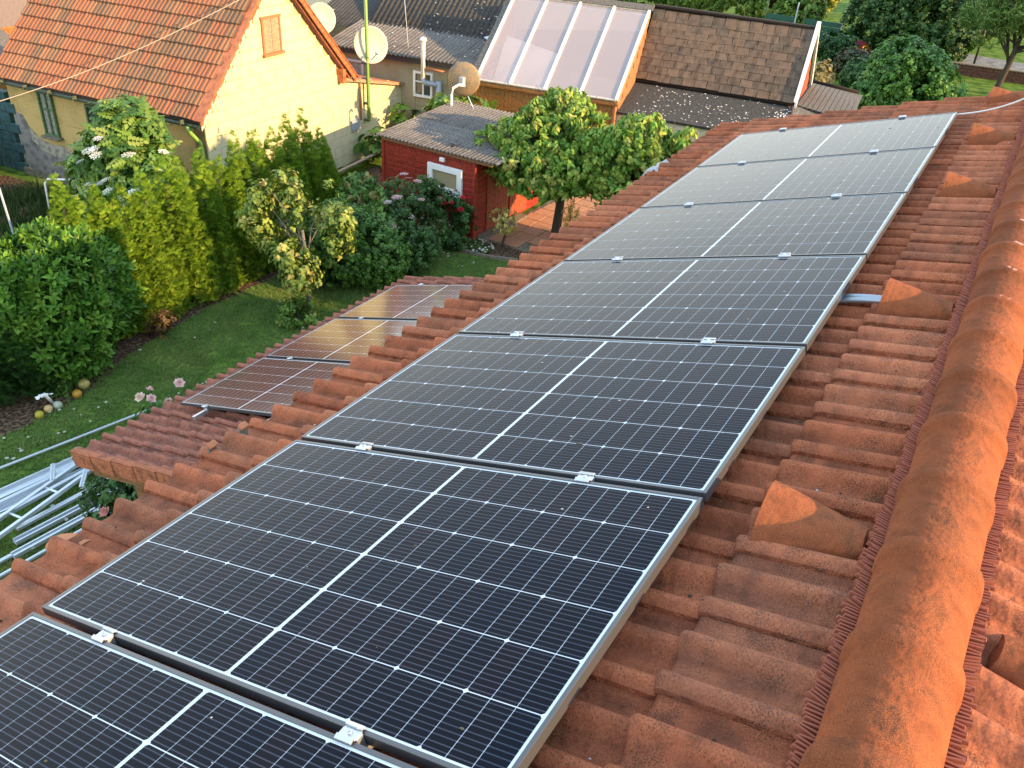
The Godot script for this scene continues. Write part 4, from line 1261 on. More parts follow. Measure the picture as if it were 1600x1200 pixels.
# ------------------------------------------------------------------ red garden shed
func build_shed() -> void:
	var t := thing("garden_shed", "red boarded garden shed with a corrugated roof and one white framed window", "shed", Vector3(-8.95, 0, -15.8))
	var x0 := -1.25
	var x1 := 1.28
	var z1 := 1.5
	var z0 := -1.5
	R.seed = 3
	put(t, "wall", box_mesh(Vector3(x1 - x0 - 0.06, 1.78, z1 - z0 - 0.06)), M.red_board, Transform3D(Basis.IDENTITY, Vector3((x0 + x1) / 2, 0.95, 0)))
	for k in 14:
		var y := 0.10 + k * 0.131
		var s := st()
		box_to(s, Vector3.ZERO, Vector3(x1 - x0, 0.128, 0.022), Basis.IDENTITY, 0.007)
		put(t, "front_board", s.commit(), M.red_board, Transform3D(Basis(Vector3.RIGHT, 0.07), Vector3((x0 + x1) / 2, y, z1 + 0.004)))
		put(t, "side_board", box_mesh(Vector3(0.022, 0.128, z1 - z0 - 0.02), 0.007), M.red_board, Transform3D(Basis(Vector3.BACK, -0.07), Vector3(x1 + 0.004, y, 0)))
	for p in [Vector3(x0, 0.95, z1 + 0.02), Vector3(x1, 0.95, z1 + 0.02)]: put(t, "corner_board", box_mesh(Vector3(0.07, 1.86, 0.05), 0.006), M.red_board, Transform3D(Basis.IDENTITY, p))
	put(t, "corner_board", box_mesh(Vector3(0.05, 1.86, 0.08), 0.006), M.red_board, Transform3D(Basis.IDENTITY, Vector3(x1 + 0.02, 0.95, z1 - 0.03)))
	# boarded door on the side
	for k in 8: put(t, "door_board", box_mesh(Vector3(0.025, 1.65, 0.112), 0.006), M.wood_red, Transform3D(Basis.IDENTITY, Vector3(x1 + 0.035, 0.92, 0.95 - k * 0.118)))
	for k in 7: put(t, "door_board", box_mesh(Vector3(0.025, 1.65, 0.112), 0.006), M.wood_red, Transform3D(Basis.IDENTITY, Vector3(x1 + 0.035, 0.92, -0.06 - k * 0.118)))
	put(t, "step", box_mesh(Vector3(0.3, 0.08, 1.9), 0.01), M.edging, Transform3D(Basis.IDENTITY, Vector3(x1 + 0.13, 0.04, 0.4)))
	# window: white planks round a covered pane
	var w := window(t, M.white_paint, M.blind, Vector3(0.52, 1.28, z1 + 0.06), 0.93, 0.62, Basis.IDENTITY, 0.13, false, false)
	put(w, "sill", box_mesh(Vector3(0.98, 0.03, 0.08), 0.006), M.white_paint, Transform3D(Basis.IDENTITY, Vector3(0, -0.32, 0.03)))
	put(t, "wall_lamp", box_mesh(Vector3(0.13, 0.09, 0.07), 0.012), M.white_paint, Transform3D(Basis.IDENTITY, Vector3(0.44, 1.72, z1 + 0.06)))
	# four corrugated sheets
	var up := Vector3(0, 0.16, -3.1)
	for r in 2:
		for c in 2:
			var f := slope_frame(Vector3(x0 - 0.12 + c * 1.62, 1.93 + r * 0.081 + (0.012 if r else 0.0) + c * 0.004, 1.62 - r * 1.55), Vector3(1, 0, 0), up)
			put(t, "roof_sheet", corr_mesh(1.65, 1.66, 0.10, 0.02), M.corrugated, f)
	put(t, "rafter", box_mesh(Vector3(3.0, 0.08, 0.06), 0.006), M.beam, Transform3D(Basis.IDENTITY, Vector3(0.25, 1.87, 1.55)))
	put(t, "roof_vent", tube([Vector3(0.52, 1.95, 1.25), Vector3(0.52, 2.02, 1.25)], [0.04, 0.06], 8), M.black_plastic)
	put(t, "roof_vent_lid", box_mesh(Vector3(0.16, 0.015, 0.07), 0.004), M.black_plastic, Transform3D(Basis.IDENTITY, Vector3(0.52, 2.03, 1.25)))
	# leaning boards and battens below the window
	for e in [[Vector3(-8.65, 0.32, -14.12), Vector3(0.9, 0.035, 0.07), 0.12, "long white batten lying across below the shed window"], [Vector3(-8.2, 0.28, -14.16), Vector3(0.8, 0.035, 0.06), -0.16, "white batten crossing the long one below the shed window"], [Vector3(-8.85, 0.20, -14.10), Vector3(0.05, 0.36, 0.05), 0.3, "short white post at the left end of the battens"], [Vector3(-8.35, 0.18, -14.08), Vector3(0.05, 0.34, 0.04), -0.1, "short white post under the middle of the battens"]]:
		tag(box(self, "batten", M.white_paint, e[0], e[1], Basis(Vector3.BACK, e[2]), 0.005), e[3], "batten", "white battens before the shed")
	tag(box(self, "leaning_board", M.hatch_wood, Vector3(-8.6, 0.18, -14.08), Vector3(0.22, 0.32, 0.03), Basis(Vector3.RIGHT, -0.3), 0.005), "small pale board leaning on the red shed under the battens", "board")
	for k in 3: tag(box(self, "timber", M.board_grey, Vector3(-8.4 - k * 0.1, 0.06 + k * 0.03, -13.92 - k * 0.05), Vector3(1.3, 0.05, 0.09), Basis(Vector3.UP, 0.25 - k * 0.1), 0.006), ["lowest weathered timber lying on the soil before the red shed", "middle weathered timber lying on the soil before the red shed", "topmost weathered timber lying on the soil before the red shed"][k], "timber", "timbers before the shed")
	# rusty dish on a bent pipe, standing behind the shed
	dish("satellite_dish", "large rust-stained satellite dish on a bent white pipe behind the red shed", Vector3(-10.1, 2.66, -17.35), Vector3(-0.35, -0.05, -0.9), 0.42, M.dish_rust, false)
	tag(put(self, "bent_pipe", tube([Vector3(-10.16, 0.0, -16.95), Vector3(-10.16, 2.35, -16.95), Vector3(-10.13, 2.52, -16.97), Vector3(-10.02, 2.60, -17.05), Vector3(-9.88, 2.60, -17.12)], 0.035, 10), M.steel_white), "bent white steel pipe that carries the rusty dish", "pipe")
	tag(put(self, "hanging_cable", tube([Vector3(-9.9, 2.30, -17.3), Vector3(-9.7, 2.12, -17.2), Vector3(-9.5, 2.05, -17.0), Vector3(-9.2, 2.03, -16.9)], 0.016, 6), M.cable), "white cable curving from the rusty dish down to the shed roof", "cable")

# ------------------------------------------------------------------ buildings behind the garden
func build_back_buildings() -> void:
	grey_building()
	glasshouse()
	red_house()
	var t := thing("white_building", "pale blue-white rendered building far behind the corrugated roofs", "building", Vector3(-24, 0, -29), 0.15)
	put(t, "wall", box_mesh(Vector3(9, 4.2, 6)), M.wall_white, Transform3D(Basis.IDENTITY, Vector3(0, 2.1, 0)))
	put(t, "roof", slab(Vector3(-4.8, 4.1, 3.4), Vector3(4.8, 4.1, 3.4), Vector3(4.8, 6.2, 0), Vector3(-4.8, 6.2, 0), 0.12), M.clay_lower)
	put(t, "roof", slab(Vector3(4.8, 4.1, -3.4), Vector3(-4.8, 4.1, -3.4), Vector3(-4.8, 6.2, 0), Vector3(4.8, 6.2, 0), 0.12), M.clay_lower)
	t = thing("old_barn", "dark mossy roof and sunlit yellow wall at the upper left edge", "barn", Vector3(-27.0, 0, -13.5), 0.1)
	put(t, "wall", box_mesh(Vector3(5, 2.0, 8)), M.wood_honey, Transform3D(Basis.IDENTITY, Vector3(-1, 1.0, -3)))
	put(t, "roof", slab(Vector3(2.6, 1.5, 2.2), Vector3(2.6, 1.5, -1.2), Vector3(-1.2, 3.2, -1.2), Vector3(-1.2, 3.2, 2.2), 0.15), M.shingle_grey)
	t = thing("teal_wall", "low teal block wall beside the yellow house at the left edge", "wall", Vector3(-21.2, 0, -10.6), 0.1)
	R.seed = 4
	for r in 8:
		for k in 8: put(t, "block", box_mesh(Vector3(0.49, 0.235, 0.2), 0.012), M.teal_block, Transform3D(Basis.IDENTITY, Vector3(2.3 - k * 0.5 - (0.25 if r % 2 else 0.0), 0.12 + r * 0.245, R.randf() * 0.012)))
	# houses and trees out of the picture on the sunny side, which throw the evening shadows

func grey_building() -> void:
	var yaw := 0.16
	var t := thing("corrugated_outbuilding", "grey walled outbuilding under dark corrugated roofs with scattered white petals", "outbuilding", Vector3(-10.95, 0, -19.4), yaw)
	# local: +x right along the eave, -z into the distance
	put(t, "wall", box_mesh(Vector3(5.2, 2.4, 0.25)), M.wall_grey, Transform3D(Basis.IDENTITY, Vector3(-2.4, 1.2, -0.42)))
	put(t, "wall", box_mesh(Vector3(0.25, 2.4, 6)), M.wall_grey, Transform3D(Basis.IDENTITY, Vector3(0.05, 1.2, -3.4)))
	put(t, "wall", box_mesh(Vector3(0.25, 3.0, 6)), M.wall_grey, Transform3D(Basis.IDENTITY, Vector3(-6.3, 1.5, -3.6)))
	for k in 7: put(t, "wall_panel", box_mesh(Vector3(1.0, 0.52, 0.012), 0.003), M.wall_grey, Transform3D(Basis.IDENTITY, Vector3(-1.4 - (k % 2) * 1.02 - 0.2, 0.35 + (k / 2) * 0.53, -0.288)))
	put(t, "fascia", box_mesh(Vector3(5.2, 0.14, 0.05)), M.black_plastic, Transform3D(Basis.IDENTITY, Vector3(-2.4, 2.40, -0.12)))
	window(t, M.white_paint, M.glass_dark, Vector3(-1.85, 1.75, -0.255), 0.62, 0.72, Basis.IDENTITY, 0.07, true, false)
	window(t, M.zinc, M.curtain, Vector3(-4.1, 1.65, -0.255), 0.62, 1.0, Basis.IDENTITY, 0.07, false, false)
	put(t, "door", box_mesh(Vector3(0.7, 1.8, 0.04), 0.006), M.glass_dark, Transform3D(Basis.IDENTITY, Vector3(-0.35, 0.95, -0.27)))
	# lower corrugated sheets, then the steeper ones above
	R.seed = 7
	for k in 5:
		var f := slope_frame(Vector3(-4.95 + k * 1.02, 2.5 + R.randf() * 0.012, 0), Vector3(1, 0, 0), Vector3(0, 0.38, -2.15))
		put(t, "lower_sheet", corr_mesh(2.2, 1.05, 0.13, 0.024), M.corrugated, f)
	for k in 4:
		var f := slope_frame(Vector3(-4.55 + k * 1.0, 2.86 + R.randf() * 0.012, -2.02), Vector3(1, 0, 0), Vector3(0, 0.86, -1.25))
		put(t, "upper_sheet", corr_mesh(2.9, 1.03, 0.17, 0.03), M.corrugated_black, f)
	for k in 2:
		var f := slope_frame(Vector3(-6.6 + k * 1.05, 2.72, -1.7), Vector3(1, 0, 0), Vector3(0, 0.5, -1.6))
		put(t, "side_sheet", corr_mesh(2.2, 1.06, 0.13, 0.022), M.corrugated_black, f)
	put(t, "flashing", slab(Vector3(-0.75, 2.93, -1.95), Vector3(-0.45, 2.86, -1.75), Vector3(0.35, 3.1, -2.75), Vector3(0.2, 3.2, -2.9), 0.015), M.zinc)
	put(t, "gable_wall", slab(Vector3(-0.5, 2.7, -2.2), Vector3(1.6, 2.7, -2.6), Vector3(1.6, 4.8, -4.2), Vector3(-0.5, 4.8, -4.2), 0.1), M.plaster_pale)
	# vent pipe and downpipe
	put(t, "flue", tube([Vector3(-1.72, 1.95, 0.0), Vector3(-1.72, 2.98, 0.0), Vector3(-1.72, 3.0, 0.0)], [0.062, 0.062, 0.062], 10), M.steel_white)
	put(t, "flue_cap", lathe([Vector2(0.0, 0.0), Vector2(0.095, 0.0), Vector2(0.095, 0.05), Vector2(0.07, 0.10), Vector2(0, 0.12)], 12), M.steel_white, Transform3D(Basis.IDENTITY, Vector3(-1.72, 2.98, 0)))
	put(t, "flue_elbow", tube([Vector3(-1.72, 2.0, 0.0), Vector3(-1.68, 1.88, 0.0), Vector3(-1.45, 1.86, -0.06), Vector3(-1.30, 1.84, -0.1)], 0.075, 9), M.grey_plastic)
	put(t, "downpipe", tube([Vector3(-1.28, 1.95, -0.12), Vector3(-1.28, 0, -0.12)], 0.085, 10), M.grey_plastic)
	put(t, "pipe_stub", tube([Vector3(-1.6, 2.28, 0.02), Vector3(-1.05, 2.26, 0.02)], 0.03, 6), M.hatch_frame)
	var xs := []
	R.seed = 91
	for k in 70:
		var x := R.randf_range(-4.6, 0.0)
		var f := R.randf()
		var up := R.randf() < 0.55
		var p := Vector3(x, 2.535 + 0.38 * f, -2.15 * f) if not up else Vector3(-0.45 - 2.6 * pow(R.randf(), 2.0), 2.91 + 0.86 * f, -2.02 - 1.25 * f)
		xs.append(Transform3D(Basis(Vector3.UP, R.randf() * TAU).scaled(Vector3.ONE * R.randf_range(0.02, 0.055)), p))
	many(t, "petals", box_mesh(Vector3(1, 0.25, 0.7)), M.petal, xs)

func glasshouse() -> void:
	var t := thing("glasshouse", "sloping glasshouse with five white glazing bars over a honey wood wall", "glasshouse", Vector3(-10.72, 0, -18.93), 0.188)
	# local: x along the lower edge (3.9 m), -z away
	var w := 3.89
	var a := Vector3(0, 2.3, 0)
	var up := Vector3(0, 1.80, -2.68)
	var l := up.length()
	var un := up.normalized()
	var nrm := Vector3(1, 0, 0).cross(un).normalized()
	for k in 34: put(t, "wall_board", box_mesh(Vector3(w / 34.0 - 0.004, 2.2, 0.03), 0.005), M.wood_honey, Transform3D(Basis.IDENTITY, Vector3((k + 0.5) * w / 34.0, 1.1, -0.05)))
	put(t, "sill_board", box_mesh(Vector3(w + 0.1, 0.09, 0.10), 0.008), M.wood_honey, Transform3D(Basis.IDENTITY, Vector3(w / 2, 2.22, -0.02)))
	# inside: floor, back wall and things dimly seen through the panes
	put(t, "back_wall", box_mesh(Vector3(w, 4.0, 0.15)), M.wall_white, Transform3D(Basis.IDENTITY, Vector3(w / 2, 2.0, -2.75)))
	put(t, "floor", box_mesh(Vector3(w, 0.1, 2.6)), M.wood_red, Transform3D(Basis.IDENTITY, Vector3(w / 2, 1.35, -1.4)))
	put(t, "curtain", slab(Vector3(0.15, 1.7, -0.45), Vector3(1.75, 1.7, -0.45), Vector3(1.75, 2.95, -1.5), Vector3(0.15, 3.2, -1.75), 0.02), M.white_paint)
	put(t, "shelf", box_mesh(Vector3(0.9, 0.5, 0.4)), M.white_paint, Transform3D(Basis.IDENTITY, Vector3(3.2, 1.75, -0.55)))
	for k in 4:
		var x0 := k * w / 4.0 + 0.03
		var x1 := (k + 1) * w / 4.0 - 0.03
		put(t, "pane", slab(Vector3(x0, 2.3, 0) + nrm * 0.02, Vector3(x1, 2.3, 0) + nrm * 0.02, Vector3(x1, 2.3, 0) + up + nrm * 0.02, Vector3(x0, 2.3, 0) + up + nrm * 0.02, 0.008), M.polycarb)
	var bb := Basis(Vector3(1, 0, 0), nrm, Vector3(1, 0, 0).cross(nrm))
	for k in 5: put(t, "glazing_bar", box_mesh(Vector3(0.075, 0.06, l + 0.02), 0.01), M.white_paint, Transform3D(bb, a + up * 0.5 + nrm * 0.04 + Vector3(k * w / 4.0, 0, 0)))
	for e in [0.0, 1.0]: put(t, "frame_rail", box_mesh(Vector3(w, 0.05, 0.06), 0.008), M.white_flake, Transform3D(bb, a + up * e + nrm * 0.02 + Vector3(w / 2, 0, 0)))
	put(t, "top_cover", box_mesh(Vector3(w + 0.2, 0.03, 0.22), 0.006), M.shingle_grey, Transform3D(bb, a + up * 1.03 + nrm * 0.055 + Vector3(w / 2, 0, 0)))
	# side walls: triangles of boards and red scales
	for x in [0.0, w]:
		put(t, "side_wall", poly_slab([Vector3(x, 0, -0.1), Vector3(x, 0, -2.75), Vector3(x, 4.1, -2.70), Vector3(x, 2.28, 0.0)], 0.05), M.wood_honey if x == 0.0 else M.hatch_frame)
	put(t, "side_board", slab(a + Vector3(w + 0.045, -0.14, 0.0), a + up + Vector3(w + 0.045, -0.14, 0), a + up + Vector3(w + 0.045, 0.0, 0), a + Vector3(w + 0.045, 0.0, 0.0), 0.03), M.hatch_wood)
	put(t, "side_cover", slab(a + Vector3(-0.22, -0.02, 0.1), a + Vector3(-0.03, 0.02, 0.1), a + up + Vector3(-0.03, 0.02, 0), a + up + Vector3(-0.22, -0.02, 0), 0.03), M.shingle_grey)
	R.seed = 17
	for r in 8:   # red scale shingles on the right side
		for k in 10:
			var z := -0.35 - k * 0.25 - (0.12 if r % 2 else 0.0)
			var y := 2.15 + r * 0.2
			if y + 0.18 > 2.28 - z * 0.672 - 0.16 or z < -2.7: continue
			put(t, "scale_shingle", box_mesh(Vector3(0.02, 0.22, 0.235), 0.006), M.hatch_frame, Transform3D(Basis(Vector3.BACK, 0.08), Vector3(w + 0.012, y, z)))

func red_house() -> void:
	var t := thing("shingled_house", "long red gabled house with a brown square-shingle roof and white verge boards", "house", Vector3(-3.0, 0, -22.05), 0.12)
	# local: -x along the eave to the left, -z away
	var up := Vector3(0, 1.72, -1.15)
	var l := up.length()
	var L := 4.3
	var f := slope_frame(Vector3(-L, 2.5, 0), Vector3(1, 0, 0), up)
	put(t, "roof", slab(Vector3(-L - 3.8, 2.46, 0.02), Vector3(0.02, 2.46, 0.02), Vector3(0.02, 4.18, -1.15), Vector3(-L - 3.8, 4.18, -1.15), 0.08), M.moss)
	put(t, "roof", slab(Vector3(0.02, 2.5, -2.7), Vector3(-L - 3.8, 2.5, -2.7), Vector3(-L - 3.8, 4.2, -1.17), Vector3(0.02, 4.2, -1.17), 0.08), M.moss)
	put(t, "wall", box_mesh(Vector3(L + 3.6, 2.45, 2.3)), M.wall_white, Transform3D(Basis.IDENTITY, Vector3(-L / 2 - 1.9, 1.22, -1.3)))
	var sm := []
	R.seed = 6
	for v in 4:
		var s := st()
		var c := [lin(0.27, 0.175, 0.12), lin(0.235, 0.155, 0.11), lin(0.29, 0.19, 0.13), lin(0.21, 0.15, 0.11)][v].srgb_to_linear() as Color
		for q in 1:
			s.set_color(c)
			box_to(s, Vector3(0.155, 0, 0.165), Vector3(0.31, 0.022, 0.32), Basis(Vector3.BACK, -0.05), 0.007)
		sm.append(s.commit())
	for r in 10:
		for k in 14:
			var x := r * 0.208
			if x + 0.26 > l: continue
			var z := k * 0.332 - (0.166 if r % 2 else 0.0)
			if z > L - 0.08: continue
			var fit := minf(1.0, (L - 0.01 - z) / 0.325)
			if z < -0.05:
				z = 0.0
				fit = 0.5
			put(t, "shingle", sm[R.randi() % 4], M.shingle_brown, f * Transform3D(Basis(Vector3.UP, R.randf_range(-0.03, 0.03)) * Basis(Vector3.BACK, R.randf_range(-0.02, 0.02)), Vector3(x + R.randf_range(-0.012, 0.012), 0.022, z)).scaled_local(Vector3(1, 1, fit)))
	put(t, "ridge", box_mesh(Vector3(L + 0.05, 0.09, 0.2), 0.03), M.moss, Transform3D(Basis(Vector3.BACK, -0.01), Vector3(-L / 2, 4.2, -1.16)))
	# red scaled gable on the right, framed in white
	put(t, "gable_wall", poly_slab([Vector3(-0.02, 0, 0.0), Vector3(-0.02, 0, -2.65), Vector3(-0.02, 2.45, -2.65), Vector3(-0.02, 4.12, -1.16), Vector3(-0.02, 2.45, 0.0)], 0.1), M.wood_red)
	for r in 9:
		for k in 16:
			var y := 2.32 + r * 0.2
			var z := -0.10 - k * 0.165 - (0.08 if r % 2 else 0.0)
			var top := minf(2.45 - z * 1.49, 2.45 + (z + 2.65) * 1.12)
			if y + 0.15 > top or z < -2.55: continue
			put(t, "scale_shingle", box_mesh(Vector3(0.022, 0.22, 0.155), 0.007), M.wood_red, Transform3D(Basis(Vector3.BACK, 0.09), Vector3(0.0, y, z)))
	put(t, "verge_board", slab(Vector3(0.09, 2.40, 0.07), Vector3(0.09, 4.20, -1.14), Vector3(0.09, 4.34, -1.14), Vector3(0.09, 2.56, 0.10), 0.05), M.white_paint)
	put(t, "verge_cover", slab(Vector3(0.10, 2.57, 0.10), Vector3(0.10, 4.35, -1.14), Vector3(0.0, 4.35, -1.14), Vector3(0.0, 2.57, 0.10), 0.02), M.white_paint)
	put(t, "verge_board", slab(Vector3(0.09, 4.20, -1.18), Vector3(0.09, 2.42, -2.78), Vector3(0.09, 2.56, -2.82), Vector3(0.09, 4.34, -1.18), 0.05), M.white_paint)
	# lean-to of dark felt below the eave, then the small grey side roof
	var a := Vector3(-L - 0.3, 2.40, -0.08)
	put(t, "felt_roof", poly_slab([Vector3(-L - 0.2, 2.0, 1.75), Vector3(0.25, 2.0, 1.75), Vector3(0.0, 2.42, -0.05), Vector3(-L - 0.2, 2.42, -0.05)], 0.06), M.tar)
	put(t, "felt_wall", box_mesh(Vector3(L, 1.9, 0.15)), M.wall_white, Transform3D(Basis.IDENTITY, Vector3(-L / 2 + 0.1, 0.97, 1.6)))
	put(t, "felt_seam", tube([Vector3(0.0, 2.45, 0.0), Vector3(0.25, 2.04, 1.75)], 0.03, 6), M.brick_red)
	put(t, "side_roof", poly_slab([Vector3(0.01, 2.44, 0.0), Vector3(0.26, 2.03, 1.75), Vector3(1.75, 1.95, 1.0), Vector3(1.55, 2.32, -0.9), Vector3(1.35, 2.36, -3.15), Vector3(0.0, 2.44, -3.2)], 0.07), M.shingle_grey)
	for k in 11: put(t, "shingle_row", slab(Vector3(0.08 + k * 0.13, 2.452 - k * 0.012, -3.1), Vector3(0.08 + k * 0.13, 2.452 - k * 0.012 - 0.004, -0.1 + k * 0.02), Vector3(0.19 + k * 0.13, 2.446 - k * 0.012, -0.1 + k * 0.02), Vector3(0.19 + k * 0.13, 2.446 - k * 0.012, -3.1), -0.02), M.shingle_grey)
	put(t, "roof_edge", tube([Vector3(0.05, 2.48, -3.2), Vector3(0.7, 2.44, -3.2), Vector3(1.36, 2.38, -3.15)], 0.06, 6), M.moss)
	for k in 7: put(t, "trim_tooth", box_mesh(Vector3(0.03, 0.16, 0.07), 0.005), M.white_paint, Transform3D(Basis.IDENTITY, Vector3(1.55 + k * 0.02, 2.18, -0.9 + k * 0.1)))
	put(t, "wall", box_mesh(Vector3(1.2, 2.0, 2.8)), M.wall_white, Transform3D(Basis.IDENTITY, Vector3(0.62, 1.0, -1.5)))
	var xs := []
	R.seed = 19
	var n := FastNoiseLite.new()
	n.seed = 3; n.frequency = 0.8
	for k in 480:
		var x := R.randf_range(-3.9, 0.15)
		var g := R.randf()
		if R.randf() > 0.25 + 0.5 * g + n.get_noise_2d(x * 2, g * 3): continue
		xs.append(Transform3D(Basis(Vector3.UP, R.randf() * TAU).scaled(Vector3.ONE * R.randf_range(0.012, 0.042)), Vector3(x, 2.425 - 0.42 * g, 1.8 * g - 0.05)))
	for k in 150:
		xs.append(Transform3D(Basis(Vector3.UP, R.randf() * TAU).scaled(Vector3.ONE * R.randf_range(0.012, 0.04)), Vector3(-0.1 + R.randfn() * 0.16, 2.26 + R.randfn() * 0.0, 0.75) + Vector3(R.randfn() * 0.12, -0.235, 1.0) * R.randfn() * 0.4))
	many(t, "petals", box_mesh(Vector3(1, 0.25, 0.7)), M.petal, xs)

# ------------------------------------------------------------------ plants of the garden
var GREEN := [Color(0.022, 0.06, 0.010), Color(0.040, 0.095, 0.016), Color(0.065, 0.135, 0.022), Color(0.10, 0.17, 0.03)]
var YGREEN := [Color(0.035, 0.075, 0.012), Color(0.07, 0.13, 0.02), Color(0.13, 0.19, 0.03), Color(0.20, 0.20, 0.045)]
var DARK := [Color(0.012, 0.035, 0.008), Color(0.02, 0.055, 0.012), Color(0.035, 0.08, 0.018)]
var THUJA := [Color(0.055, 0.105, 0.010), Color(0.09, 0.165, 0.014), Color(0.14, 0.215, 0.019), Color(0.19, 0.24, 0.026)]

func build_garden_plants() -> void:
	# thuja hedge, every shrub for itself
	var hz := [-6.55, -7.10, -7.55, -7.98, -8.45, -8.85, -9.25, -9.7, -10.2, -10.6, -11.05, -11.5, -12.0, -12.45]
	var hh := [2.95, 2.6, 2.5, 2.68, 2.85, 2.6, 2.75, 2.55, 2.78, 2.9, 2.7, 2.9, 2.85, 2.4]
	var nth := ["nearest", "second", "third", "fourth", "fifth", "sixth", "seventh", "eighth", "ninth", "tenth", "eleventh", "twelfth", "next to last", "last"]
	for k in 14:
		R.seed = 400 + k
		var x := -10.45 + R.randf_range(-0.08, 0.08)
		var t := thing("thuja_shrub", "%s thuja of the clipped hedge, counted from the laurel towards the red shed" % nth[k], "thuja", Vector3(x, 0, hz[k]), 0.0, "thujas of the hedge")
		put(t, "trunk", tube([Vector3.ZERO, Vector3(0, hh[k] * 0.8, 0)], [0.05, 0.015], 6), M.bark)
		var lob := [[Vector3(0, hh[k] * 0.5, 0), Vector3(0.58, hh[k] * 0.52, 0.40)], [Vector3(0.12, hh[k] * 0.44, R.randf_range(-0.25, 0.25)), Vector3(0.52, hh[k] * 0.44, 0.36)], [Vector3(-0.15, hh[k] * 0.42, R.randf_range(-0.3, 0.3)), Vector3(0.5, hh[k] * 0.46, 0.34)]]
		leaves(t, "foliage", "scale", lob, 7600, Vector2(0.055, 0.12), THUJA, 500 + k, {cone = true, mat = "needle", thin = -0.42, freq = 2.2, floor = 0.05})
	# laurel and the dark conifer at the left edge
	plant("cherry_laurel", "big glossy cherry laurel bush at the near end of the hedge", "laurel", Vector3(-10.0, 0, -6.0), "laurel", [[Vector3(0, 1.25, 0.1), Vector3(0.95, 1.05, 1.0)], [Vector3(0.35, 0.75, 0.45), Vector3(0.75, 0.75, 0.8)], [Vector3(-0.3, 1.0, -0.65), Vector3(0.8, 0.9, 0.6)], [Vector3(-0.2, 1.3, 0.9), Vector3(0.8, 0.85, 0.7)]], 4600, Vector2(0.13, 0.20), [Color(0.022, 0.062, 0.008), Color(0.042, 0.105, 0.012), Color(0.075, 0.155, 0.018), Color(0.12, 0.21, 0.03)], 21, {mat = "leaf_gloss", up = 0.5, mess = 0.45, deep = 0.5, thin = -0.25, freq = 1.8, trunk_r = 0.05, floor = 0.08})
	plant("dwarf_conifer", "dark green bushy conifer at the left picture edge beside the glass balls", "conifer", Vector3(-9.75, 0, -4.75), "scale", [[Vector3(0, 0.62, 0), Vector3(0.55, 0.72, 0.6)], [Vector3(-0.3, 0.6, 0.5), Vector3(0.6, 0.62, 0.6)], [Vector3(0.1, 0.35, -0.25), Vector3(0.45, 0.4, 0.4)]], 4200, Vector2(0.07, 0.14), DARK, 22, {mat = "needle", thin = -0.3, freq = 2.5, floor = 0.03})
	# elder with flat white umbels in front of the eave wall
	var el := plant("elder_bush", "tall elder bush with flat white flower heads before the yellow house's eave wall", "elder", Vector3(-13.0, 0, -9.55), "pinnate", [[Vector3(0.2, 1.9, 0), Vector3(0.95, 1.25, 0.7)], [Vector3(0.9, 1.45, 0.15), Vector3(0.7, 0.85, 0.6)], [Vector3(-0.6, 1.3, 0.2), Vector3(0.75, 1.0, 0.6)], [Vector3(0.3, 2.55, -0.1), Vector3(0.7, 0.6, 0.5)]], 2300, Vector2(0.24, 0.40), [Color(0.03, 0.075, 0.015), Color(0.06, 0.125, 0.02), Color(0.11, 0.18, 0.03), Color(0.18, 0.22, 0.05)], 23, {thin = -0.35, trunk_r = 0.06})
	heads(el, "flower_head", 64, [[Vector3(0.9, 1.5, 0.3), Vector3(0.85, 0.8, 0.65)], [Vector3(0.3, 1.9, 0.2), Vector3(1.0, 0.95, 0.65)], [Vector3(0.2, 1.0, 0.5), Vector3(1.1, 0.6, 0.5)]], Vector2(0.16, 0.27), [Color(0.62, 0.62, 0.5), Color(0.72, 0.70, 0.62)], 24, "umbel")
	# pear sapling with its pale trunk
	plant("pear_tree", "young pear tree with a pale trunk and reddish shoot tips on the lawn", "pear tree", Vector3(-8.1, 0, -9.4), "round", [[Vector3(-0.4, 2.05, -0.1), Vector3(0.34, 0.62, 0.34)], [Vector3(-0.95, 1.6, 0.15), Vector3(0.42, 0.34, 0.34)], [Vector3(0.1, 0.95, 0.2), Vector3(0.34, 0.36, 0.36)], [Vector3(0.6, 1.75, -0.3), Vector3(0.26, 0.5, 0.28)], [Vector3(0.2, 2.1, -0.4), Vector3(0.22, 0.45, 0.22)], [Vector3(-0.75, 2.1, 0.2), Vector3(0.2, 0.38, 0.2)], [Vector3(-0.2, 1.35, 0.3), Vector3(0.5, 0.22, 0.3)]], 1000, Vector2(0.13, 0.21), [Color(0.06, 0.11, 0.02), Color(0.11, 0.155, 0.03), Color(0.18, 0.22, 0.045), Color(0.26, 0.20, 0.07)], 25, {trunk_h = 1.7, trunk_r = 0.045, bark = "bark_pale", wood = "trunk", crown = "crown", fork = 0.35, tips = 1, deep = 0.9, thin = -0.2})
	plant("pear_suckers", "low fresh shoots round the foot of the pear tree", "shoots", Vector3(-8.0, 0, -9.0), "round", [[Vector3(0, 0.22, 0), Vector3(0.38, 0.28, 0.34)]], 130, Vector2(0.12, 0.18), YGREEN, 26)
	# currants and mock orange between pear and spiraea
	plant("currant_bush", "broad currant bush right behind the pear tree", "bush", Vector3(-8.45, 0, -10.7), "round", [[Vector3(0, 0.9, 0), Vector3(0.75, 0.85, 0.8)], [Vector3(0.5, 0.7, -0.5), Vector3(0.7, 0.75, 0.7)], [Vector3(-0.5, 0.75, 0.4), Vector3(0.6, 0.7, 0.6)]], 4600, Vector2(0.09, 0.15), GREEN, 27, {deep = 0.5, thin = -0.3})
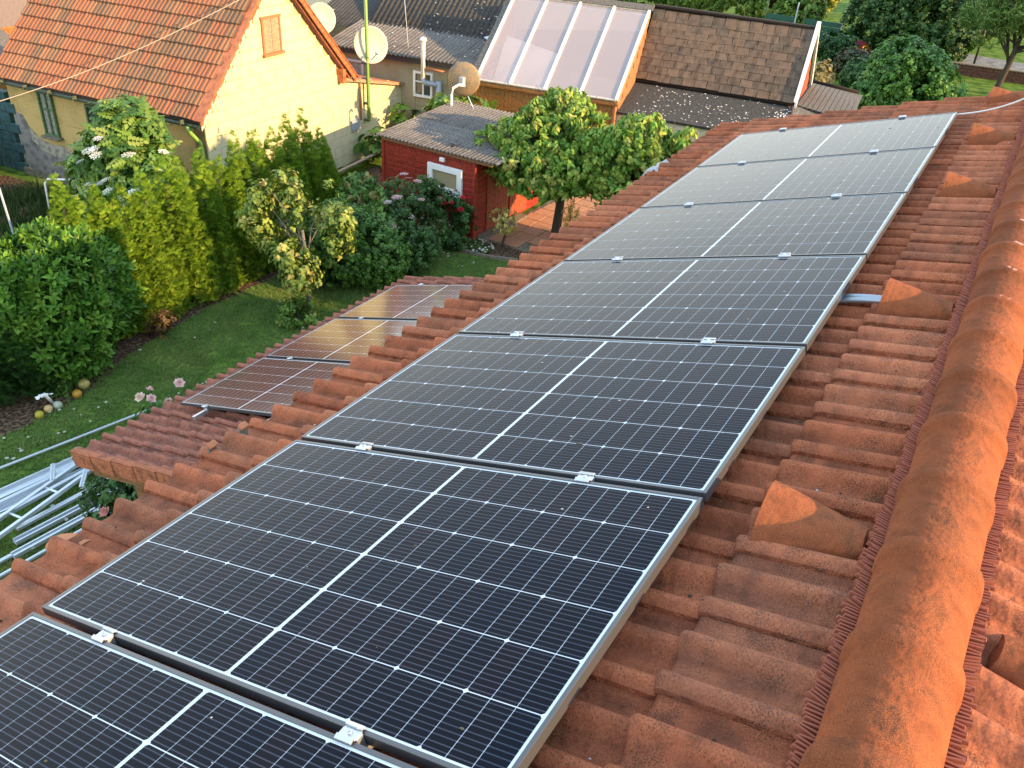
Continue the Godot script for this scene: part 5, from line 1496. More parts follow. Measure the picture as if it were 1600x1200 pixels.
	plant("young_peach", "narrow upright bush with rusty young tips behind the currant", "bush", Vector3(-8.9, 0, -11.9), "drop", [[Vector3(0, 1.15, 0), Vector3(0.55, 0.8, 0.6)], [Vector3(0.45, 0.85, 0.35), Vector3(0.6, 0.7, 0.55)]], 800, Vector2(0.16, 0.24), [Color(0.03, 0.075, 0.014), Color(0.06, 0.12, 0.022), Color(0.10, 0.16, 0.03), Color(0.20, 0.12, 0.05)], 28, {thin = -0.3})
	var sp := plant("spiraea_bush", "spreading spiraea with flat pink flower heads left of the red shed", "spiraea", Vector3(-8.1, 0, -12.5), "round", [[Vector3(0, 0.75, 0), Vector3(0.8, 0.72, 0.7)], [Vector3(0.45, 0.5, 0.35), Vector3(0.55, 0.5, 0.5)], [Vector3(-0.6, 0.9, -0.3), Vector3(0.6, 0.7, 0.6)], [Vector3(-0.2, 1.1, -0.9), Vector3(0.45, 0.5, 0.4)]], 3200, Vector2(0.075, 0.13), [Color(0.02, 0.05, 0.012), Color(0.036, 0.08, 0.018), Color(0.055, 0.105, 0.026)], 29, {thin = -0.3})
	heads(sp, "flower_head", 26, [[Vector3(0.1, 0.8, 0.1), Vector3(0.85, 0.72, 0.75)], [Vector3(-0.4, 1.0, -0.5), Vector3(0.7, 0.65, 0.7)]], Vector2(0.14, 0.24), [Color(0.56, 0.30, 0.31), Color(0.66, 0.46, 0.46), Color(0.50, 0.28, 0.28)], 30, "umbel")
	# roses
	var rr := plant("red_rose", "tall rose bush with red blooms before the shed window", "rose bush", Vector3(-7.95, 0, -13.85), "round", [[Vector3(-0.1, 0.8, 0), Vector3(0.5, 0.36, 0.3)], [Vector3(0.4, 0.65, 0.1), Vector3(0.35, 0.38, 0.25)], [Vector3(-0.6, 1.1, 0), Vector3(0.25, 0.25, 0.2)]], 380, Vector2(0.12, 0.19), DARK + [Color(0.07, 0.12, 0.03)], 31, {trunk_r = 0.02, tips = 2})
	heads(rr, "bloom", 11, [[Vector3(0, 0.95, 0.05), Vector3(0.6, 0.42, 0.3)]], Vector2(0.09, 0.14), [Color(0.42, 0.008, 0.02), Color(0.55, 0.015, 0.035)], 32, "bloom")
	var rl := plant("small_red_rose", "low rose bush with dark leaves at the corner of the red shed", "rose bush", Vector3(-7.75, 0, -13.62), "round", [[Vector3(0, 0.25, 0), Vector3(0.32, 0.26, 0.3)]], 160, Vector2(0.11, 0.17), DARK + [Color(0.06, 0.11, 0.03)], 33, {})
	var pr := plant("peach_rose", "rose bush with peach pink blooms behind the near roof corner", "rose bush", Vector3(-5.75, 0, -3.75), "round", [[Vector3(0, 0.55, 0), Vector3(0.55, 0.5, 0.5)], [Vector3(0.5, 0.7, -0.1), Vector3(0.5, 0.5, 0.45)]], 620, Vector2(0.11, 0.18), DARK + [Color(0.06, 0.11, 0.03)], 34, {thin = -0.3})
	var spots := [Vector3(-0.95, 0.78, -0.22), Vector3(-0.55, 0.80, 0.0), Vector3(-0.02, 0.86, 0.02), Vector3(0.12, 0.70, 0.42), Vector3(0.4, 0.95, -0.2)]
	R.seed = 35
	for p in spots: bloom(pr, p, [Color(0.68, 0.32, 0.28), Color(0.74, 0.42, 0.36), Color(0.72, 0.36, 0.24)][R.randi() % 3], R.randf_range(0.11, 0.145), R.randi() % 999)
	put(pr, "cane", tube([Vector3(-0.2, 0.3, 0), Vector3(-0.55, 0.6, -0.1), Vector3(-0.95, 0.78, -0.22)], 0.008, 5), M.bark)
	var pl := plant("pale_rose", "rose stems with pale pink blooms rising beside the low roof's eave", "rose bush", Vector3(-6.75, 0, -5.05), "round", [[Vector3(0, 0.5, 0), Vector3(0.36, 0.34, 0.34)], [Vector3(-0.1, 0.25, 0.6), Vector3(0.3, 0.25, 0.35)]], 230, Vector2(0.11, 0.17), GREEN, 36, {})
	for p in [Vector3(-0.42, 0.80, -0.02), Vector3(-0.32, 0.92, -0.12), Vector3(-0.22, 0.84, -0.05), Vector3(-0.1, 0.94, -0.45), Vector3(-0.06, 0.78, -0.2), Vector3(-0.3, 0.55, 0.85)]: bloom(pl, p, [Color(0.75, 0.50, 0.46), Color(0.74, 0.40, 0.36), Color(0.76, 0.58, 0.48)][R.randi() % 3], R.randf_range(0.09, 0.15), R.randi() % 999)
	# cherry trees
	plant("cherry_tree", "large cherry tree with drooping yellow-green leaves between red shed and roof", "cherry tree", Vector3(-6.3, 0, -15.75), "drop", [[Vector3(-0.1, 2.35, 0), Vector3(1.15, 0.85, 1.1)], [Vector3(-1.1, 1.85, 0.25), Vector3(0.95, 0.75, 0.85)], [Vector3(0.75, 2.0, 0.45), Vector3(0.8, 0.75, 0.8)], [Vector3(-0.2, 1.75, 0.85), Vector3(0.95, 0.6, 0.6)], [Vector3(-0.3, 2.75, -0.4), Vector3(0.75, 0.55, 0.7)]], 3800, Vector2(0.16, 0.25), [Color(0.045, 0.105, 0.016), Color(0.09, 0.175, 0.026), Color(0.15, 0.23, 0.036), Color(0.21, 0.25, 0.046), Color(0.29, 0.25, 0.07)], 41, {trunk_h = 2.0, trunk_r = 0.11, wood = "trunk", crown = "crown", tips = 4, up = 0.45, deep = 0.75, freq = 1.5, thin = -0.16})
	plant("cherry_tree", "second smaller cherry tree reaching to the tiled eave, right of the large one", "cherry tree", Vector3(-4.35, 0, -15.6), "drop", [[Vector3(0, 2.4, 0), Vector3(0.9, 0.85, 0.9)], [Vector3(0.7, 2.35, -0.2), Vector3(0.65, 0.75, 0.7)], [Vector3(-0.6, 2.1, 0.1), Vector3(0.7, 0.8, 0.8)], [Vector3(0.1, 1.6, 0.5), Vector3(0.9, 0.7, 0.7)]], 2900, Vector2(0.16, 0.25), [Color(0.045, 0.105, 0.016), Color(0.09, 0.175, 0.026), Color(0.15, 0.23, 0.036), Color(0.21, 0.25, 0.046), Color(0.29, 0.25, 0.07)], 42, {trunk_h = 2.0, trunk_r = 0.09, wood = "trunk", crown = "crown", tips = 4, up = 0.45, deep = 0.75, freq = 1.5, thin = -0.16})
	# squash leaves climbing at the extension, sumac behind the dish
	for e in [[Vector3(-12.9, 0, -17.15), 0.9, "lower squash plant with big round leaves at the foot of the yellow wall"], [Vector3(-13.05, 0, -18.7), 1.35, "upper squash plant with big sunlit leaves by the corner of the extension"]]:
		plant("squash_plant", e[2], "squash", e[0], "palm", [[Vector3(0.1, e[1] * 0.68, 0), Vector3(0.42, e[1] * 0.4, 0.42)]], 60, Vector2(0.20, 0.32), GREEN + [Color(0.16, 0.23, 0.04)], 50 + int(e[1] * 10), {up = 0.55, mess = 0.25, group = ""})
	plant("sumac", "feathery sumac leaves behind the rusty dish", "sumac", Vector3(-10.75, 0, -17.7), "pinnate", [[Vector3(0, 1.7, 0), Vector3(0.6, 0.45, 0.4)], [Vector3(0.75, 1.75, -0.2), Vector3(0.45, 0.4, 0.35)]], 70, Vector2(0.45, 0.65), YGREEN, 53, {up = 0.3})
	# bed before the shed
	plant("golden_shrub", "small pale golden shrub on the path corner beside the shed", "shrub", Vector3(-6.95, 0, -14.45), "round", [[Vector3(0, 0.62, 0), Vector3(0.34, 0.30, 0.30)]], 130, Vector2(0.09, 0.14), [Color(0.28, 0.22, 0.06), Color(0.40, 0.31, 0.10), Color(0.22, 0.2, 0.06)], 54, {tips = 5, deep = 0.8})
	var wf := plant("white_flower_mat", "low mat of small whitish flowers in the bed at the shed corner", "flowers", Vector3(-7.3, 0, -13.95), "round", [[Vector3(0, 0.08, 0), Vector3(0.35, 0.12, 0.25)]], 120, Vector2(0.06, 0.1), GREEN, 55, {trunk_h = 0.05})
	heads(wf, "flower_head", 70, [[Vector3(0, 0.1, 0), Vector3(0.36, 0.14, 0.26)]], Vector2(0.03, 0.06), [Color(0.55, 0.52, 0.42), Color(0.62, 0.58, 0.5)], 56, "umbel")
	plant("dry_sprig", "upright dry golden stems beside the cherry trunk", "shrub", Vector3(-5.75, 0, -15.4), "willow", [[Vector3(0, 0.62, 0), Vector3(0.22, 0.5, 0.2)]], 70, Vector2(0.14, 0.2), [Color(0.36, 0.24, 0.08), Color(0.45, 0.32, 0.12)], 57)
	plant("thin_red_shrub", "reddish leaved low shrub under the cherry laurel's edge", "shrub", Vector3(-9.55, 0, -7.3), "round", [[Vector3(0, 0.22, 0), Vector3(0.2, 0.25, 0.3)]], 60, Vector2(0.1, 0.15), [Color(0.10, 0.04, 0.02), Color(0.12, 0.1, 0.03)], 58)
	plant("daylily", "low fresh green clump by the yellow glass ball", "perennial", Vector3(-9.35, 0, -5.15), "willow", [[Vector3(0, 0.12, 0), Vector3(0.22, 0.14, 0.22)]], 60, Vector2(0.16, 0.24), GREEN, 59, {up = 0.7})
	# weeds on the ground beside the yellow house
	var ws := []
	var wc := []
	R.seed = 61
	for k in 5200:
		var p := Vector3(R.randf_range(-17.6, -11.0), 0, R.randf_range(-10.3, -2.0))
		var h := R.randf_range(0.12, 0.42)
		ws.append(Transform3D(Basis(Vector3.UP, R.randf() * TAU).scaled(Vector3(h * 0.6, h, h * 0.6)), p))
		wc.append(Color(0.025, 0.055, 0.014).lerp(Color(0.07, 0.095, 0.03), R.randf()))
	tag(many(self, "weeds", T.grass, M.grass, ws, wc), "rough weeds and long grass on the ground beside the yellow house", "weeds")
	plant("weedy_bush", "dark wild bush in the corner left of the yellow house", "bush", Vector3(-18.6, 0, -9.0), "round", [[Vector3(0, 0.6, 0), Vector3(0.7, 0.7, 0.6)], [Vector3(-1.0, 0.8, -0.6), Vector3(0.9, 0.9, 0.7)]], 700, Vector2(0.14, 0.24), DARK, 62, {})
	plant("nettle_patch", "patch of nettles and brambles in the shade left of the hedge", "weeds", Vector3(-13.2, 0, -6.6), "round", [[Vector3(0, 0.35, 0), Vector3(1.2, 0.45, 1.3)], [Vector3(-1.6, 0.3, 0.6), Vector3(1.2, 0.4, 1.2)], [Vector3(1.3, 0.5, -1.6), Vector3(0.8, 0.6, 1.0)]], 1500, Vector2(0.12, 0.2), DARK + [Color(0.06, 0.10, 0.03)], 63, {thin = -0.2, tips = 5})

func heads(t: Node3D, called: String, n: int, lobes: Array, size: Vector2, cols: Array, sd: int, kind: String) -> void:
	if not T.has("sprig_" + kind): T["sprig_" + kind] = sprig(kind, 11)
	R.seed = sd
	for k in n:
		var l: Array = lobes[k % lobes.size()]
		var d := Vector3(R.randfn(), absf(R.randfn()) * 0.8 - 0.1, R.randfn()).normalized()
		var up := (d * 0.45 + Vector3.UP).normalized()
		var b := frame_of(up)
		var c: Color = cols[R.randi() % cols.size()]
		put(t, called, T["sprig_" + kind], tint_mat("flower", c), Transform3D(Basis(b.x, b.z, -b.y).scaled_local(Vector3.ONE * R.randf_range(size.x, size.y)), l[0] + d * l[1] * 1.05))

func tint_mat(key: String, c: Color) -> Material:
	var k := "%s_%d_%d_%d" % [key, int(c.r * 999), int(c.g * 999), int(c.b * 999)]
	if not M.has(k): mat(k, c.linear_to_srgb(), 0.7, {back = Color(0.5, 0.45, 0.42), spec = 0.25})
	return M[k]

func bloom(t: Node3D, at: Vector3, c: Color, size: float, sd: int) -> void:
	if not T.has("sprig_bloom"): T["sprig_bloom"] = sprig("bloom", 11)
	var b := Basis(Vector3(sin(sd), 0, cos(sd)).normalized(), 0.5) * Basis(Vector3.UP, sd * 0.7)
	put(t, "bloom", T.sprig_bloom, tint_mat("flower", c), Transform3D(b.scaled_local(Vector3.ONE * size), at))
	put(t, "stalk", tube([Vector3(at.x * 0.5, 0.1, at.z * 0.5), at * Vector3(0.9, 0.6, 0.9), at], 0.006, 5), M.green_paint)

# ------------------------------------------------------------------ things lying about the garden
func rail(called: String, label: String, a: Vector3, b: Vector3, w: float, h: float, kind := "c") -> Node3D:
	var t := thing(called, label, "rail", (a + b) * 0.5, 0.0, "aluminium rails lying on the lawn")
	var d := b - a
	var f := frame_of(d)
	var l := d.length()
	var s := st()
	if kind == "c":      # channel, open upwards
		box_to(s, Vector3(0, -h / 2 + 0.003, 0), Vector3(w, 0.006, l))
		for sg in [-1.0, 1.0]:
			box_to(s, Vector3(sg * (w / 2 - 0.003), 0, 0), Vector3(0.006, h - 0.002, l))
			box_to(s, Vector3(sg * (w / 2 - 0.012), h / 2 - 0.003, 0), Vector3(0.014, 0.005, l))
	else:
		box_to(s, Vector3.ZERO, Vector3(w, h, l), Basis.IDENTITY, 0.004)
		box_to(s, Vector3(0, h / 2, 0), Vector3(w * 0.3, 0.008, l))
	put(t, "profile", s.commit(), M.alu_dull, Transform3D(f, Vector3.ZERO))
	return t

func build_garden_things() -> void:
	var V := func(x: float, y: float, z: float) -> Vector3: return Vector3(x, y, z)
	rail("aluminium_rail", "long thin white strip lying outermost on the lawn along the eave", V.call(-8.55, 0.07, -1.9), V.call(-7.78, 0.07, -5.6), 0.035, 0.03, "b")
	rail("aluminium_rail", "wide flat aluminium channel next to the white strip", V.call(-7.85, 0.06, -2.2), V.call(-7.45, 0.06, -5.0), 0.20, 0.05, "c")
	rail("aluminium_rail", "wide aluminium sheet channel stacked beside the first one", V.call(-7.6, 0.06, -1.8), V.call(-7.22, 0.06, -4.5), 0.14, 0.05, "c")
	rail("aluminium_rail", "narrow rail between the wide channels and the ladder", V.call(-7.55, 0.11, -2.6), V.call(-7.35, 0.11, -4.6), 0.05, 0.05, "b")
	rail("aluminium_rail", "left stile-like rail crossing the heap at an angle", V.call(-7.22, 0.15, -1.9), V.call(-7.15, 0.15, -4.35), 0.05, 0.06, "b")
	rail("aluminium_rail", "grey square rail in the middle of the heap", V.call(-6.95, 0.06, -2.9), V.call(-6.85, 0.06, -4.25), 0.07, 0.05, "b")
	rail("aluminium_rail", "open channel with bright edges right of the middle of the heap", V.call(-6.75, 0.06, -2.75), V.call(-6.62, 0.06, -4.15), 0.09, 0.06, "c")
	rail("aluminium_rail", "last but one rail, an open channel by the rose bush", V.call(-6.55, 0.06, -2.6), V.call(-6.42, 0.06, -4.1), 0.09, 0.06, "c")
	rail("aluminium_rail", "thin blue-grey rail lying apart nearest to the house", V.call(-6.42, 0.05, -1.6), V.call(-6.25, 0.05, -3.95), 0.04, 0.04, "b")
	rail("aluminium_rail", "second thin rail parallel to the one nearest the house", V.call(-6.68, 0.05, -1.6), V.call(-6.40, 0.05, -4.4), 0.05, 0.04, "b")
	# short ladder-like piece lying across
	var t := thing("roof_ladder", "short aluminium ladder lying slanted across the rails", "ladder", Vector3(-7.08, 0.17, -3.2))
	var b := Basis(Vector3.UP, 0.16)
	for x in [-0.13, 0.13]: put(t, "stile", box_mesh(Vector3(0.045, 0.06, 2.3), 0.005), M.alu_dull, Transform3D(b, b * Vector3(x, 0, 0)))
	for k in 4: put(t, "rung", tube([b * Vector3(-0.12, 0, -0.9 + k * 0.56), b * Vector3(0.12, 0, -0.9 + k * 0.56)], 0.018, 8), M.alu_dull)
	for e in [[V.call(-7.42, 0.19, -3.75), 0.95, "upper short crosspiece lying over the wide channels"], [V.call(-6.98, 0.19, -3.9), 0.8, "lower short crosspiece beside the middle rail"]]:
		var o := thing("crosspiece", e[2], "rail", e[0], e[1], "")
		put(o, "profile", box_mesh(Vector3(0.06, 0.05, 0.36), 0.005), M.alu_dull)
		put(o, "groove", box_mesh(Vector3(0.02, 0.012, 0.36)), M.grey_plastic, Transform3D(Basis.IDENTITY, Vector3(0, 0.024, 0)))
	# glazed garden balls and small figures at the bed's edge
	var sphere := func(r: float) -> ArrayMesh:
		var pr := []
		for k in 15: pr.append(Vector2(r * sin(PI * k / 14.0), -r * cos(PI * k / 14.0)))
		return lathe(pr, 20)
	var cols := [[V.call(-9.18, 0.10, -5.45), 0.125, Color(0.55, 0.50, 0.22), "largest pale yellow glazed ball on the soil"], [V.call(-9.02, 0.085, -5.22), 0.10, Color(0.48, 0.28, 0.03), "amber yellow glazed ball beside the pale one"], [V.call(-8.98, 0.08, -4.86), 0.095, Color(0.40, 0.48, 0.50), "pale blue-grey glazed ball right in the little group"], [V.call(-9.0, 0.08, -4.72), 0.09, Color(0.58, 0.42, 0.24), "peach coloured glazed ball in the middle of the little group"], [V.call(-8.98, 0.07, -4.56), 0.09, Color(0.42, 0.40, 0.03), "lime yellow glazed ball at the left of the little group"]]
	for c in cols:
		var key := "glaze_%s" % c[3].substr(0, 6).replace(" ", "_")
		var m := mat(key, c[2].linear_to_srgb(), 0.35, {tex = T.plaster, scale = 6.0})
		tag(put(self, "garden_ball", sphere.call(c[1] * 0.72), m, Transform3D(Basis.IDENTITY, c[0] - Vector3(0, c[1] * 0.26, 0))), c[3], "garden ball", "glazed balls at the flower bed")
	t = thing("garden_ornament", "little white ornament with outspread wings above the glazed balls", "ornament", V.call(-9.12, 0.12, -4.78))
	for k in 3: put(t, "wing", box_mesh(Vector3(0.11, 0.014, 0.045), 0.005), M.white_paint, Transform3D(Basis(Vector3(0.3, 1, 0.2).normalized(), k * 1.1) * Basis(Vector3.BACK, 0.4 - k * 0.4), Vector3(0, 0.08 + k * 0.02, -0.09 + k * 0.09)))
	put(t, "body", tube([Vector3(0, -0.1, -0.1), Vector3(0, 0.12, 0), Vector3(0, 0.13, 0.14)], [0.02, 0.03, 0.015], 8), M.white_paint)
	tag(box(self, "soil_stick", M.white_paint, V.call(-9.35, 0.05, -5.75), Vector3(0.02, 0.02, 0.22), Basis(Vector3.UP, 0.6)), "short pale stick lying on the soil under the laurel", "stick")
	# ladders and slats lying along the yellow wall
	for k in 4:
		var a := Vector3(-12.85 + k * 0.12, 0.12 + k * 0.07, -15.2)
		tag(put(self, "stacked_slat", slab(a, a + Vector3(0.09, 0, 0), a + Vector3(0.14 - 0.2, 0.18, -3.2), a + Vector3(0.05 - 0.2, 0.18, -3.2), 0.03), M.board_grey), "%s grey slat stacked along the foot of the yellow wall" % ["first", "second", "third", "topmost"][k], "slat", "slats at the yellow wall")
	# white pipe frame and post in the weeds
	tag(put(self, "pipe_frame", tube([V.call(-15.2, 0, -9.0), V.call(-15.08, 1.05, -9.0), V.call(-15.0, 1.14, -9.03), V.call(-14.5, 1.20, -9.2), V.call(-14.42, 1.12, -9.23), V.call(-14.42, 0, -9.23)], 0.022, 8), M.steel_white), "bent white pipe frame standing in the weeds before the grey render", "pipe frame")
	tag(put(self, "fence_post", tube([V.call(-12.95, 0, -7.0), V.call(-13.08, 1.95, -7.0)], 0.02, 8), M.grey_plastic), "slanting galvanised post in the weeds at the left edge", "post")

# ------------------------------------------------------------------ gardens in the distance
func far_tree(called: String, label: String, at: Vector3, kind: String, lobes: Array, n: int, size: Vector2, cols: Array, sd: int, o := {}) -> void:
	var q := {trunk_r = 0.12, wood = "trunk", crown = "crown", freq = 0.7, thin = -0.25, deep = 0.5, tips = 2}
	q.merge(o, true)
	plant(called, label, o.get("cat", "tree"), at, kind, lobes, n, size, cols, sd, q)

func build_far_garden() -> void:
	far_tree("round_bush", "big round fresh green bush right of the shingled house", Vector3(-1.75, 0, -33.6), "round", [[Vector3(0, 1.35, 0), Vector3(1.5, 1.35, 1.4)], [Vector3(-0.5, 1.9, 0), Vector3(1.0, 0.9, 1.0)], [Vector3(0.7, 1.2, 0.3), Vector3(1.2, 1.1, 1.1)], [Vector3(-0.9, 0.9, 0.4), Vector3(0.9, 0.9, 0.9)]], 5200, Vector2(0.16, 0.30), [Color(0.02, 0.06, 0.012), Color(0.045, 0.11, 0.02), Color(0.08, 0.16, 0.028), Color(0.12, 0.20, 0.035)], 71, {cat = "bush"})
	far_tree("willow_tree", "willow with hanging foliage over a slim dark trunk at the right edge", Vector3(0.8, 0, -41.6), "willow", [[Vector3(0, 3.5, 0), Vector3(1.3, 1.1, 1.2)], [Vector3(-1.3, 2.9, 0.2), Vector3(0.95, 0.85, 0.9)], [Vector3(1.5, 3.1, 0.2), Vector3(1.2, 1.2, 1.1)], [Vector3(0.4, 4.7, -0.2), Vector3(1.8, 1.1, 1.3)], [Vector3(-0.9, 2.3, 0.5), Vector3(0.6, 0.5, 0.5)], [Vector3(1.9, 2.0, 0.6), Vector3(0.6, 0.6, 0.5)]], 4800, Vector2(0.22, 0.4), [Color(0.035, 0.075, 0.016), Color(0.06, 0.12, 0.024), Color(0.10, 0.16, 0.035), Color(0.16, 0.19, 0.05)], 72, {trunk_h = 2.9, lean = 0.25, trunk_r = 0.13, tips = 3, thin = -0.15})
	var masses := [
		["dark_shrubbery", "dark dense shrubs behind the yellow play house", Vector3(-4.2, 0, -46), [[Vector3(0, 1.9, 0), Vector3(1.9, 2.0, 1.4)], [Vector3(1.8, 1.7, 0.3), Vector3(1.6, 1.8, 1.3)], [Vector3(-1.3, 1.6, 0.4), Vector3(1.3, 1.6, 1.2)]], DARK + [Color(0.07, 0.10, 0.03)], 3600],
		["flowering_shrub", "tall shrubbery with brownish blossom behind the dark shrubs", Vector3(-2.2, 0, -50), [[Vector3(0, 3.2, 0), Vector3(2.2, 2.2, 1.6)], [Vector3(-2.6, 3.2, 0), Vector3(1.9, 2.2, 1.5)]], [Color(0.04, 0.075, 0.02), Color(0.09, 0.13, 0.03), Color(0.16, 0.12, 0.06), Color(0.12, 0.17, 0.04)], 2600],
		["dark_conifer", "dark conifer standing left of the willow's crown", Vector3(-2.4, 0, -62), [[Vector3(0, 3.2, 0), Vector3(1.1, 3.2, 1.1)]], DARK, 1800],
		["low_hedge", "low sunlit clipped hedge left of the willow", Vector3(-3.4, 0, -55.5), [[Vector3(0, 0.8, 0), Vector3(1.4, 0.85, 0.5)], [Vector3(1.6, 0.8, 0.1), Vector3(1.2, 0.8, 0.5)]], [Color(0.06, 0.09, 0.012), Color(0.12, 0.14, 0.02), Color(0.17, 0.17, 0.03)], 1700],
		["box_hedge", "dark clipped box hedge right behind the white verge post", Vector3(-5.9, 0, -41), [[Vector3(0, 0.9, 0), Vector3(0.75, 0.95, 0.7)]], DARK, 1100],
		["berberis_bush", "reddish dark bush below the play house", Vector3(-4.7, 0, -39.5), [[Vector3(0, 0.6, 0), Vector3(0.85, 0.65, 0.6)]], [Color(0.05, 0.018, 0.016), Color(0.04, 0.045, 0.018), Color(0.02, 0.05, 0.012)], 800],
		["green_bush", "dark green bush on the small lawn left of the round bush", Vector3(-4.0, 0, -37.6), [[Vector3(0, 0.55, 0), Vector3(0.8, 0.65, 0.6)], [Vector3(0.6, 0.8, -0.4), Vector3(0.6, 0.7, 0.5)]], DARK + [Color(0.06, 0.11, 0.025)], 1100],
		["elder_thicket", "loose pale thicket between play house and round bush", Vector3(-3.3, 0, -41.0), [[Vector3(0, 1.0, 0), Vector3(0.8, 0.9, 0.7)], [Vector3(0.7, 0.9, 0), Vector3(0.7, 0.8, 0.6)]], GREEN, 900],
		["copper_shrub", "narrow sunlit shrub with coppery leaves right of the verge board", Vector3(-4.55, 0, -32.5), [[Vector3(0, 0.9, 0), Vector3(0.34, 0.85, 0.34)]], [Color(0.12, 0.11, 0.03), Color(0.24, 0.17, 0.06), Color(0.30, 0.20, 0.08)], 420],
		["lit_tree", "sunlit yellow-green tree above the shingled ridge, left of the fence", Vector3(-11.8, 0, -50), [[Vector3(0, 1.6, 0), Vector3(2.0, 1.7, 1.4)], [Vector3(1.8, 1.2, 0.3), Vector3(1.3, 1.2, 1.1)]], YGREEN, 2400],
		["lit_tree", "sunlit spreading tree over the middle of the shingled ridge", Vector3(-16.0, 0, -51), [[Vector3(0, 1.9, 0), Vector3(2.2, 2.0, 1.5)], [Vector3(-2.2, 1.7, 0), Vector3(1.8, 1.8, 1.3)]], YGREEN, 2600],
		["lit_tree", "sunlit tree just above the glasshouse's top right corner", Vector3(-20.5, 0, -50), [[Vector3(0, 1.8, 0), Vector3(2.0, 1.9, 1.5)], [Vector3(-2.4, 1.9, 0), Vector3(1.8, 1.8, 1.3)]], YGREEN, 2400],
		["yellow_shrub", "bright yellow-green shrub beside the sunny strip of lawn", Vector3(-11.5, 0, -58), [[Vector3(0, 1.2, 0), Vector3(1.8, 1.2, 1.2)]], [Color(0.12, 0.15, 0.02), Color(0.22, 0.21, 0.03), Color(0.28, 0.25, 0.05)], 1200],
		["tall_tree", "tall yellowish tree at the top edge beyond the dark shrubs", Vector3(-1.0, 0, -64), [[Vector3(0, 3.6, 0), Vector3(2.2, 3.4, 1.8)], [Vector3(3.4, 3.6, 0), Vector3(2.2, 3.2, 1.8)]], YGREEN, 2600],
		["small_acacia", "loose bush with yellow flowers in front of the low brick wall", Vector3(-1.1, 0, -36.8), [[Vector3(0, 0.45, 0), Vector3(0.9, 0.5, 0.6)]], [Color(0.06, 0.09, 0.02), Color(0.14, 0.15, 0.03), Color(0.28, 0.2, 0.04)], 500],
	]
	for k in masses.size():
		var m: Array = masses[k]
		far_tree(m[0], m[1], m[2], "round", m[3], m[5], Vector2(0.22, 0.42), m[4], 80 + k, {cat = "tree" if "tree" in m[0] or "conifer" in m[0] else "bush", cone = m[0] == "dark_conifer", floor = 0.02})
	# trees on the sunny side, outside the picture, that throw the evening shadows over the gardens
	far_tree("walnut_tree", "walnut tree beyond the far end of the tiled roof, just outside the picture", Vector3(5.2, 0, -12.4), "round", [[Vector3(0, 5.6, -0.3), Vector3(1.6, 2.1, 1.5)], [Vector3(0, 5.9, -1.1), Vector3(1.5, 2.0, 1.6)], [Vector3(0, 3.9, 3.0), Vector3(1.4, 1.5, 1.5)], [Vector3(0.2, 4.2, -2.9), Vector3(1.4, 1.6, 1.5)], [Vector3(0, 3.2, 0.5), Vector3(1.4, 1.3, 2.6)]], 5200, Vector2(0.35, 0.6), GREEN, 120, {trunk_h = 5.0, trunk_r = 0.2, thin = -0.45})
	far_tree("maple_tree", "maple on the sunny side of the far gardens, outside the picture", Vector3(9.5, 0, -37), "round", [[Vector3(0, 5.5, 0), Vector3(2.6, 3.2, 3.4)]], 2200, Vector2(0.4, 0.7), GREEN, 121, {trunk_h = 5.0, trunk_r = 0.22, thin = -0.4})
	# road behind the low brick wall
	patch("road", M.asphalt, [Vector3(-3, 0, -47.6), Vector3(14, 0, -45.6), Vector3(14, 0, -49.2), Vector3(-3, 0, -51.4)], 0.012, "pale road strip beyond the low wall at the right")
	var t := thing("brick_wall", "low dark brick wall along the road at the upper right", "wall", Vector3(3.5, 0, -45.4), 0.11)
	R.seed = 14
	for r in 3:
		for k in 26: put(t, "brick", box_mesh(Vector3(0.43, 0.15, 0.25), 0.012), M.brick_red, Transform3D(Basis.IDENTITY, Vector3(-5.6 + k * 0.44 + (0.22 if r % 2 else 0.0), 0.075 + r * 0.155, R.randf() * 0.012)))
	put(t, "coping", box_mesh(Vector3(11.6, 0.06, 0.34), 0.01), M.edging, Transform3D(Basis.IDENTITY, Vector3(0.1, 0.50, 0)))
	for e in [[-0.6, -45.9, "left"], [1.9, -45.6, "right"]]:
		tag(put(self, "sign_post", tube([Vector3(e[0], 0, e[1]), Vector3(e[0], 2.2, e[1])], 0.05, 8), M.black_plastic), "%s dark slim post at the brick wall by the road" % e[2], "post")
	# green fence panels with their posts
	var px := [-10.9, -9.35, -8.9, -7.0, -6.55, -5.2]
	t = thing("garden_fence", "dark green fence panels with pale posts beyond the shingled roof", "fence", Vector3(-8.2, 0, -46.5))
	for k in 5:
		if k == 1 or k == 3: continue
		for q in 4: put(t, "fence_slat", box_mesh(Vector3(px[k + 1] - px[k] - 0.06, 0.235, 0.03), 0.006), M.fence_green, Transform3D(Basis(Vector3.UP, 0.02), Vector3((px[k] + px[k + 1]) / 2 + 8.2, 0.35 + q * 0.25, 0)))
	for k in 6: put(t, "post", box_mesh(Vector3(0.06, 1.9, 0.06), 0.006), M.zinc if k % 2 else M.green_paint, Transform3D(Basis.IDENTITY, Vector3(px[k] + 8.2, 0.95, 0.03)))
	# play house on legs
	t = thing("play_house", "small yellow play house on posts with a maroon roof", "play house", Vector3(-5.15, 0, -42.2), 0.75)
	t.scale = Vector3.ONE * 0.72
	for x in [-0.3, 0.3]:
		for z in [-0.3, 0.3]: put(t, "leg", box_mesh(Vector3(0.07, 0.75, 0.07), 0.008), M.beam, Transform3D(Basis.IDENTITY, Vector3(x, 0.37, z)))
	put(t, "body", poly_slab([Vector3(-0.4, 0.7, 0.4), Vector3(0.4, 0.7, 0.4), Vector3(0.4, 1.2, 0.4), Vector3(0, 1.62, 0.4), Vector3(-0.4, 1.2, 0.4)], 0.8), M.yellow_paint)
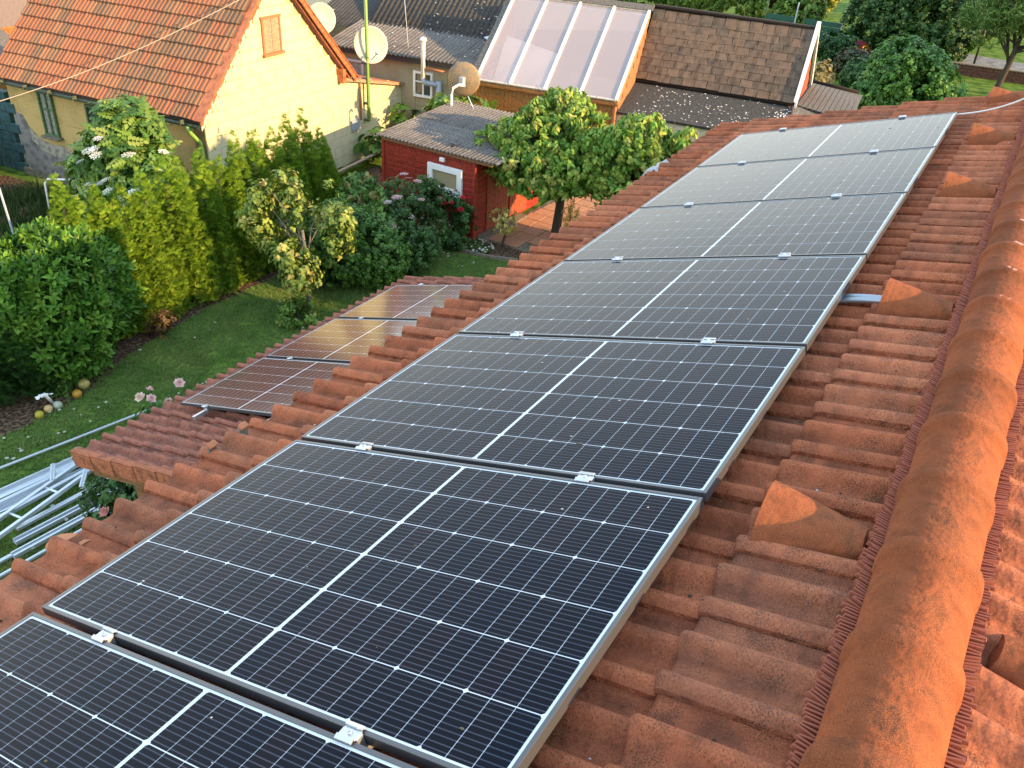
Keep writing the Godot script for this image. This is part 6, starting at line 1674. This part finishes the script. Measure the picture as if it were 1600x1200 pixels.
	for sg in [-1.0, 1.0]:
		var a := Vector3(sg * 0.52, 1.10, 0.5)
		var c := Vector3(0, 1.68, 0.5)
		put(t, "roof", slab(a, a - Vector3(0, 0, 1.0), c - Vector3(0, 0, 1.0), c, 0.04) if sg > 0 else slab(a - Vector3(0, 0, 1.0), a, c, c - Vector3(0, 0, 1.0), 0.04), M.maroon_paint)
	# black rain tub with a white rim and a white dome on the small lawn
	t = thing("rain_tub", "black tub with a white rim on the small lawn beyond the grey side roof", "tub", Vector3(-3.95, 0, -30.6))
	put(t, "tub", lathe([Vector2(0.0, 0.0), Vector2(0.15, 0.0), Vector2(0.20, 0.62), Vector2(0.18, 0.62), Vector2(0.14, 0.1), Vector2(0, 0.1)], 16), M.black_plastic)
	put(t, "rim", lathe([Vector2(0.20, 0.60), Vector2(0.235, 0.61), Vector2(0.235, 0.66), Vector2(0.19, 0.66), Vector2(0.19, 0.61)], 18), M.white_paint)
	put(t, "hose", tube([Vector3(0.24, 0.5, 0.1), Vector3(0.3, 0.3, 0.2), Vector3(0.26, 0.1, 0.24)], 0.03, 7), M.white_paint)
	tag(put(self, "blue_sack", lathe([Vector2(0, 0), Vector2(0.22, 0.0), Vector2(0.2, 0.25), Vector2(0.08, 0.46), Vector2(0, 0.5)], 10), tint_mat("sack", Color(0.10, 0.10, 0.22)), Transform3D(Basis(Vector3.BACK, 0.25), Vector3(-4.35, 0, -30.7))), "dark blue sack leaning on the black tub", "sack")
	t = thing("white_dome", "white dome shaped cover with small dark holes on the lawn", "cover", Vector3(-2.75, 0, -30.4))
	put(t, "shell", lathe([Vector2(0.66, 0.0), Vector2(0.64, 0.2), Vector2(0.55, 0.36), Vector2(0.38, 0.48), Vector2(0.18, 0.54), Vector2(0, 0.55)], 24), M.white_paint)
	for k in 3: put(t, "hole", lathe([Vector2(0.0, 0.0), Vector2(0.05, 0.0), Vector2(0.05, 0.02), Vector2(0, 0.02)], 10), M.black_plastic, Transform3D(Basis(Vector3.RIGHT, 0.9), Vector3(0.12 + k * 0.12, 0.43 - k * 0.03, 0.33)))
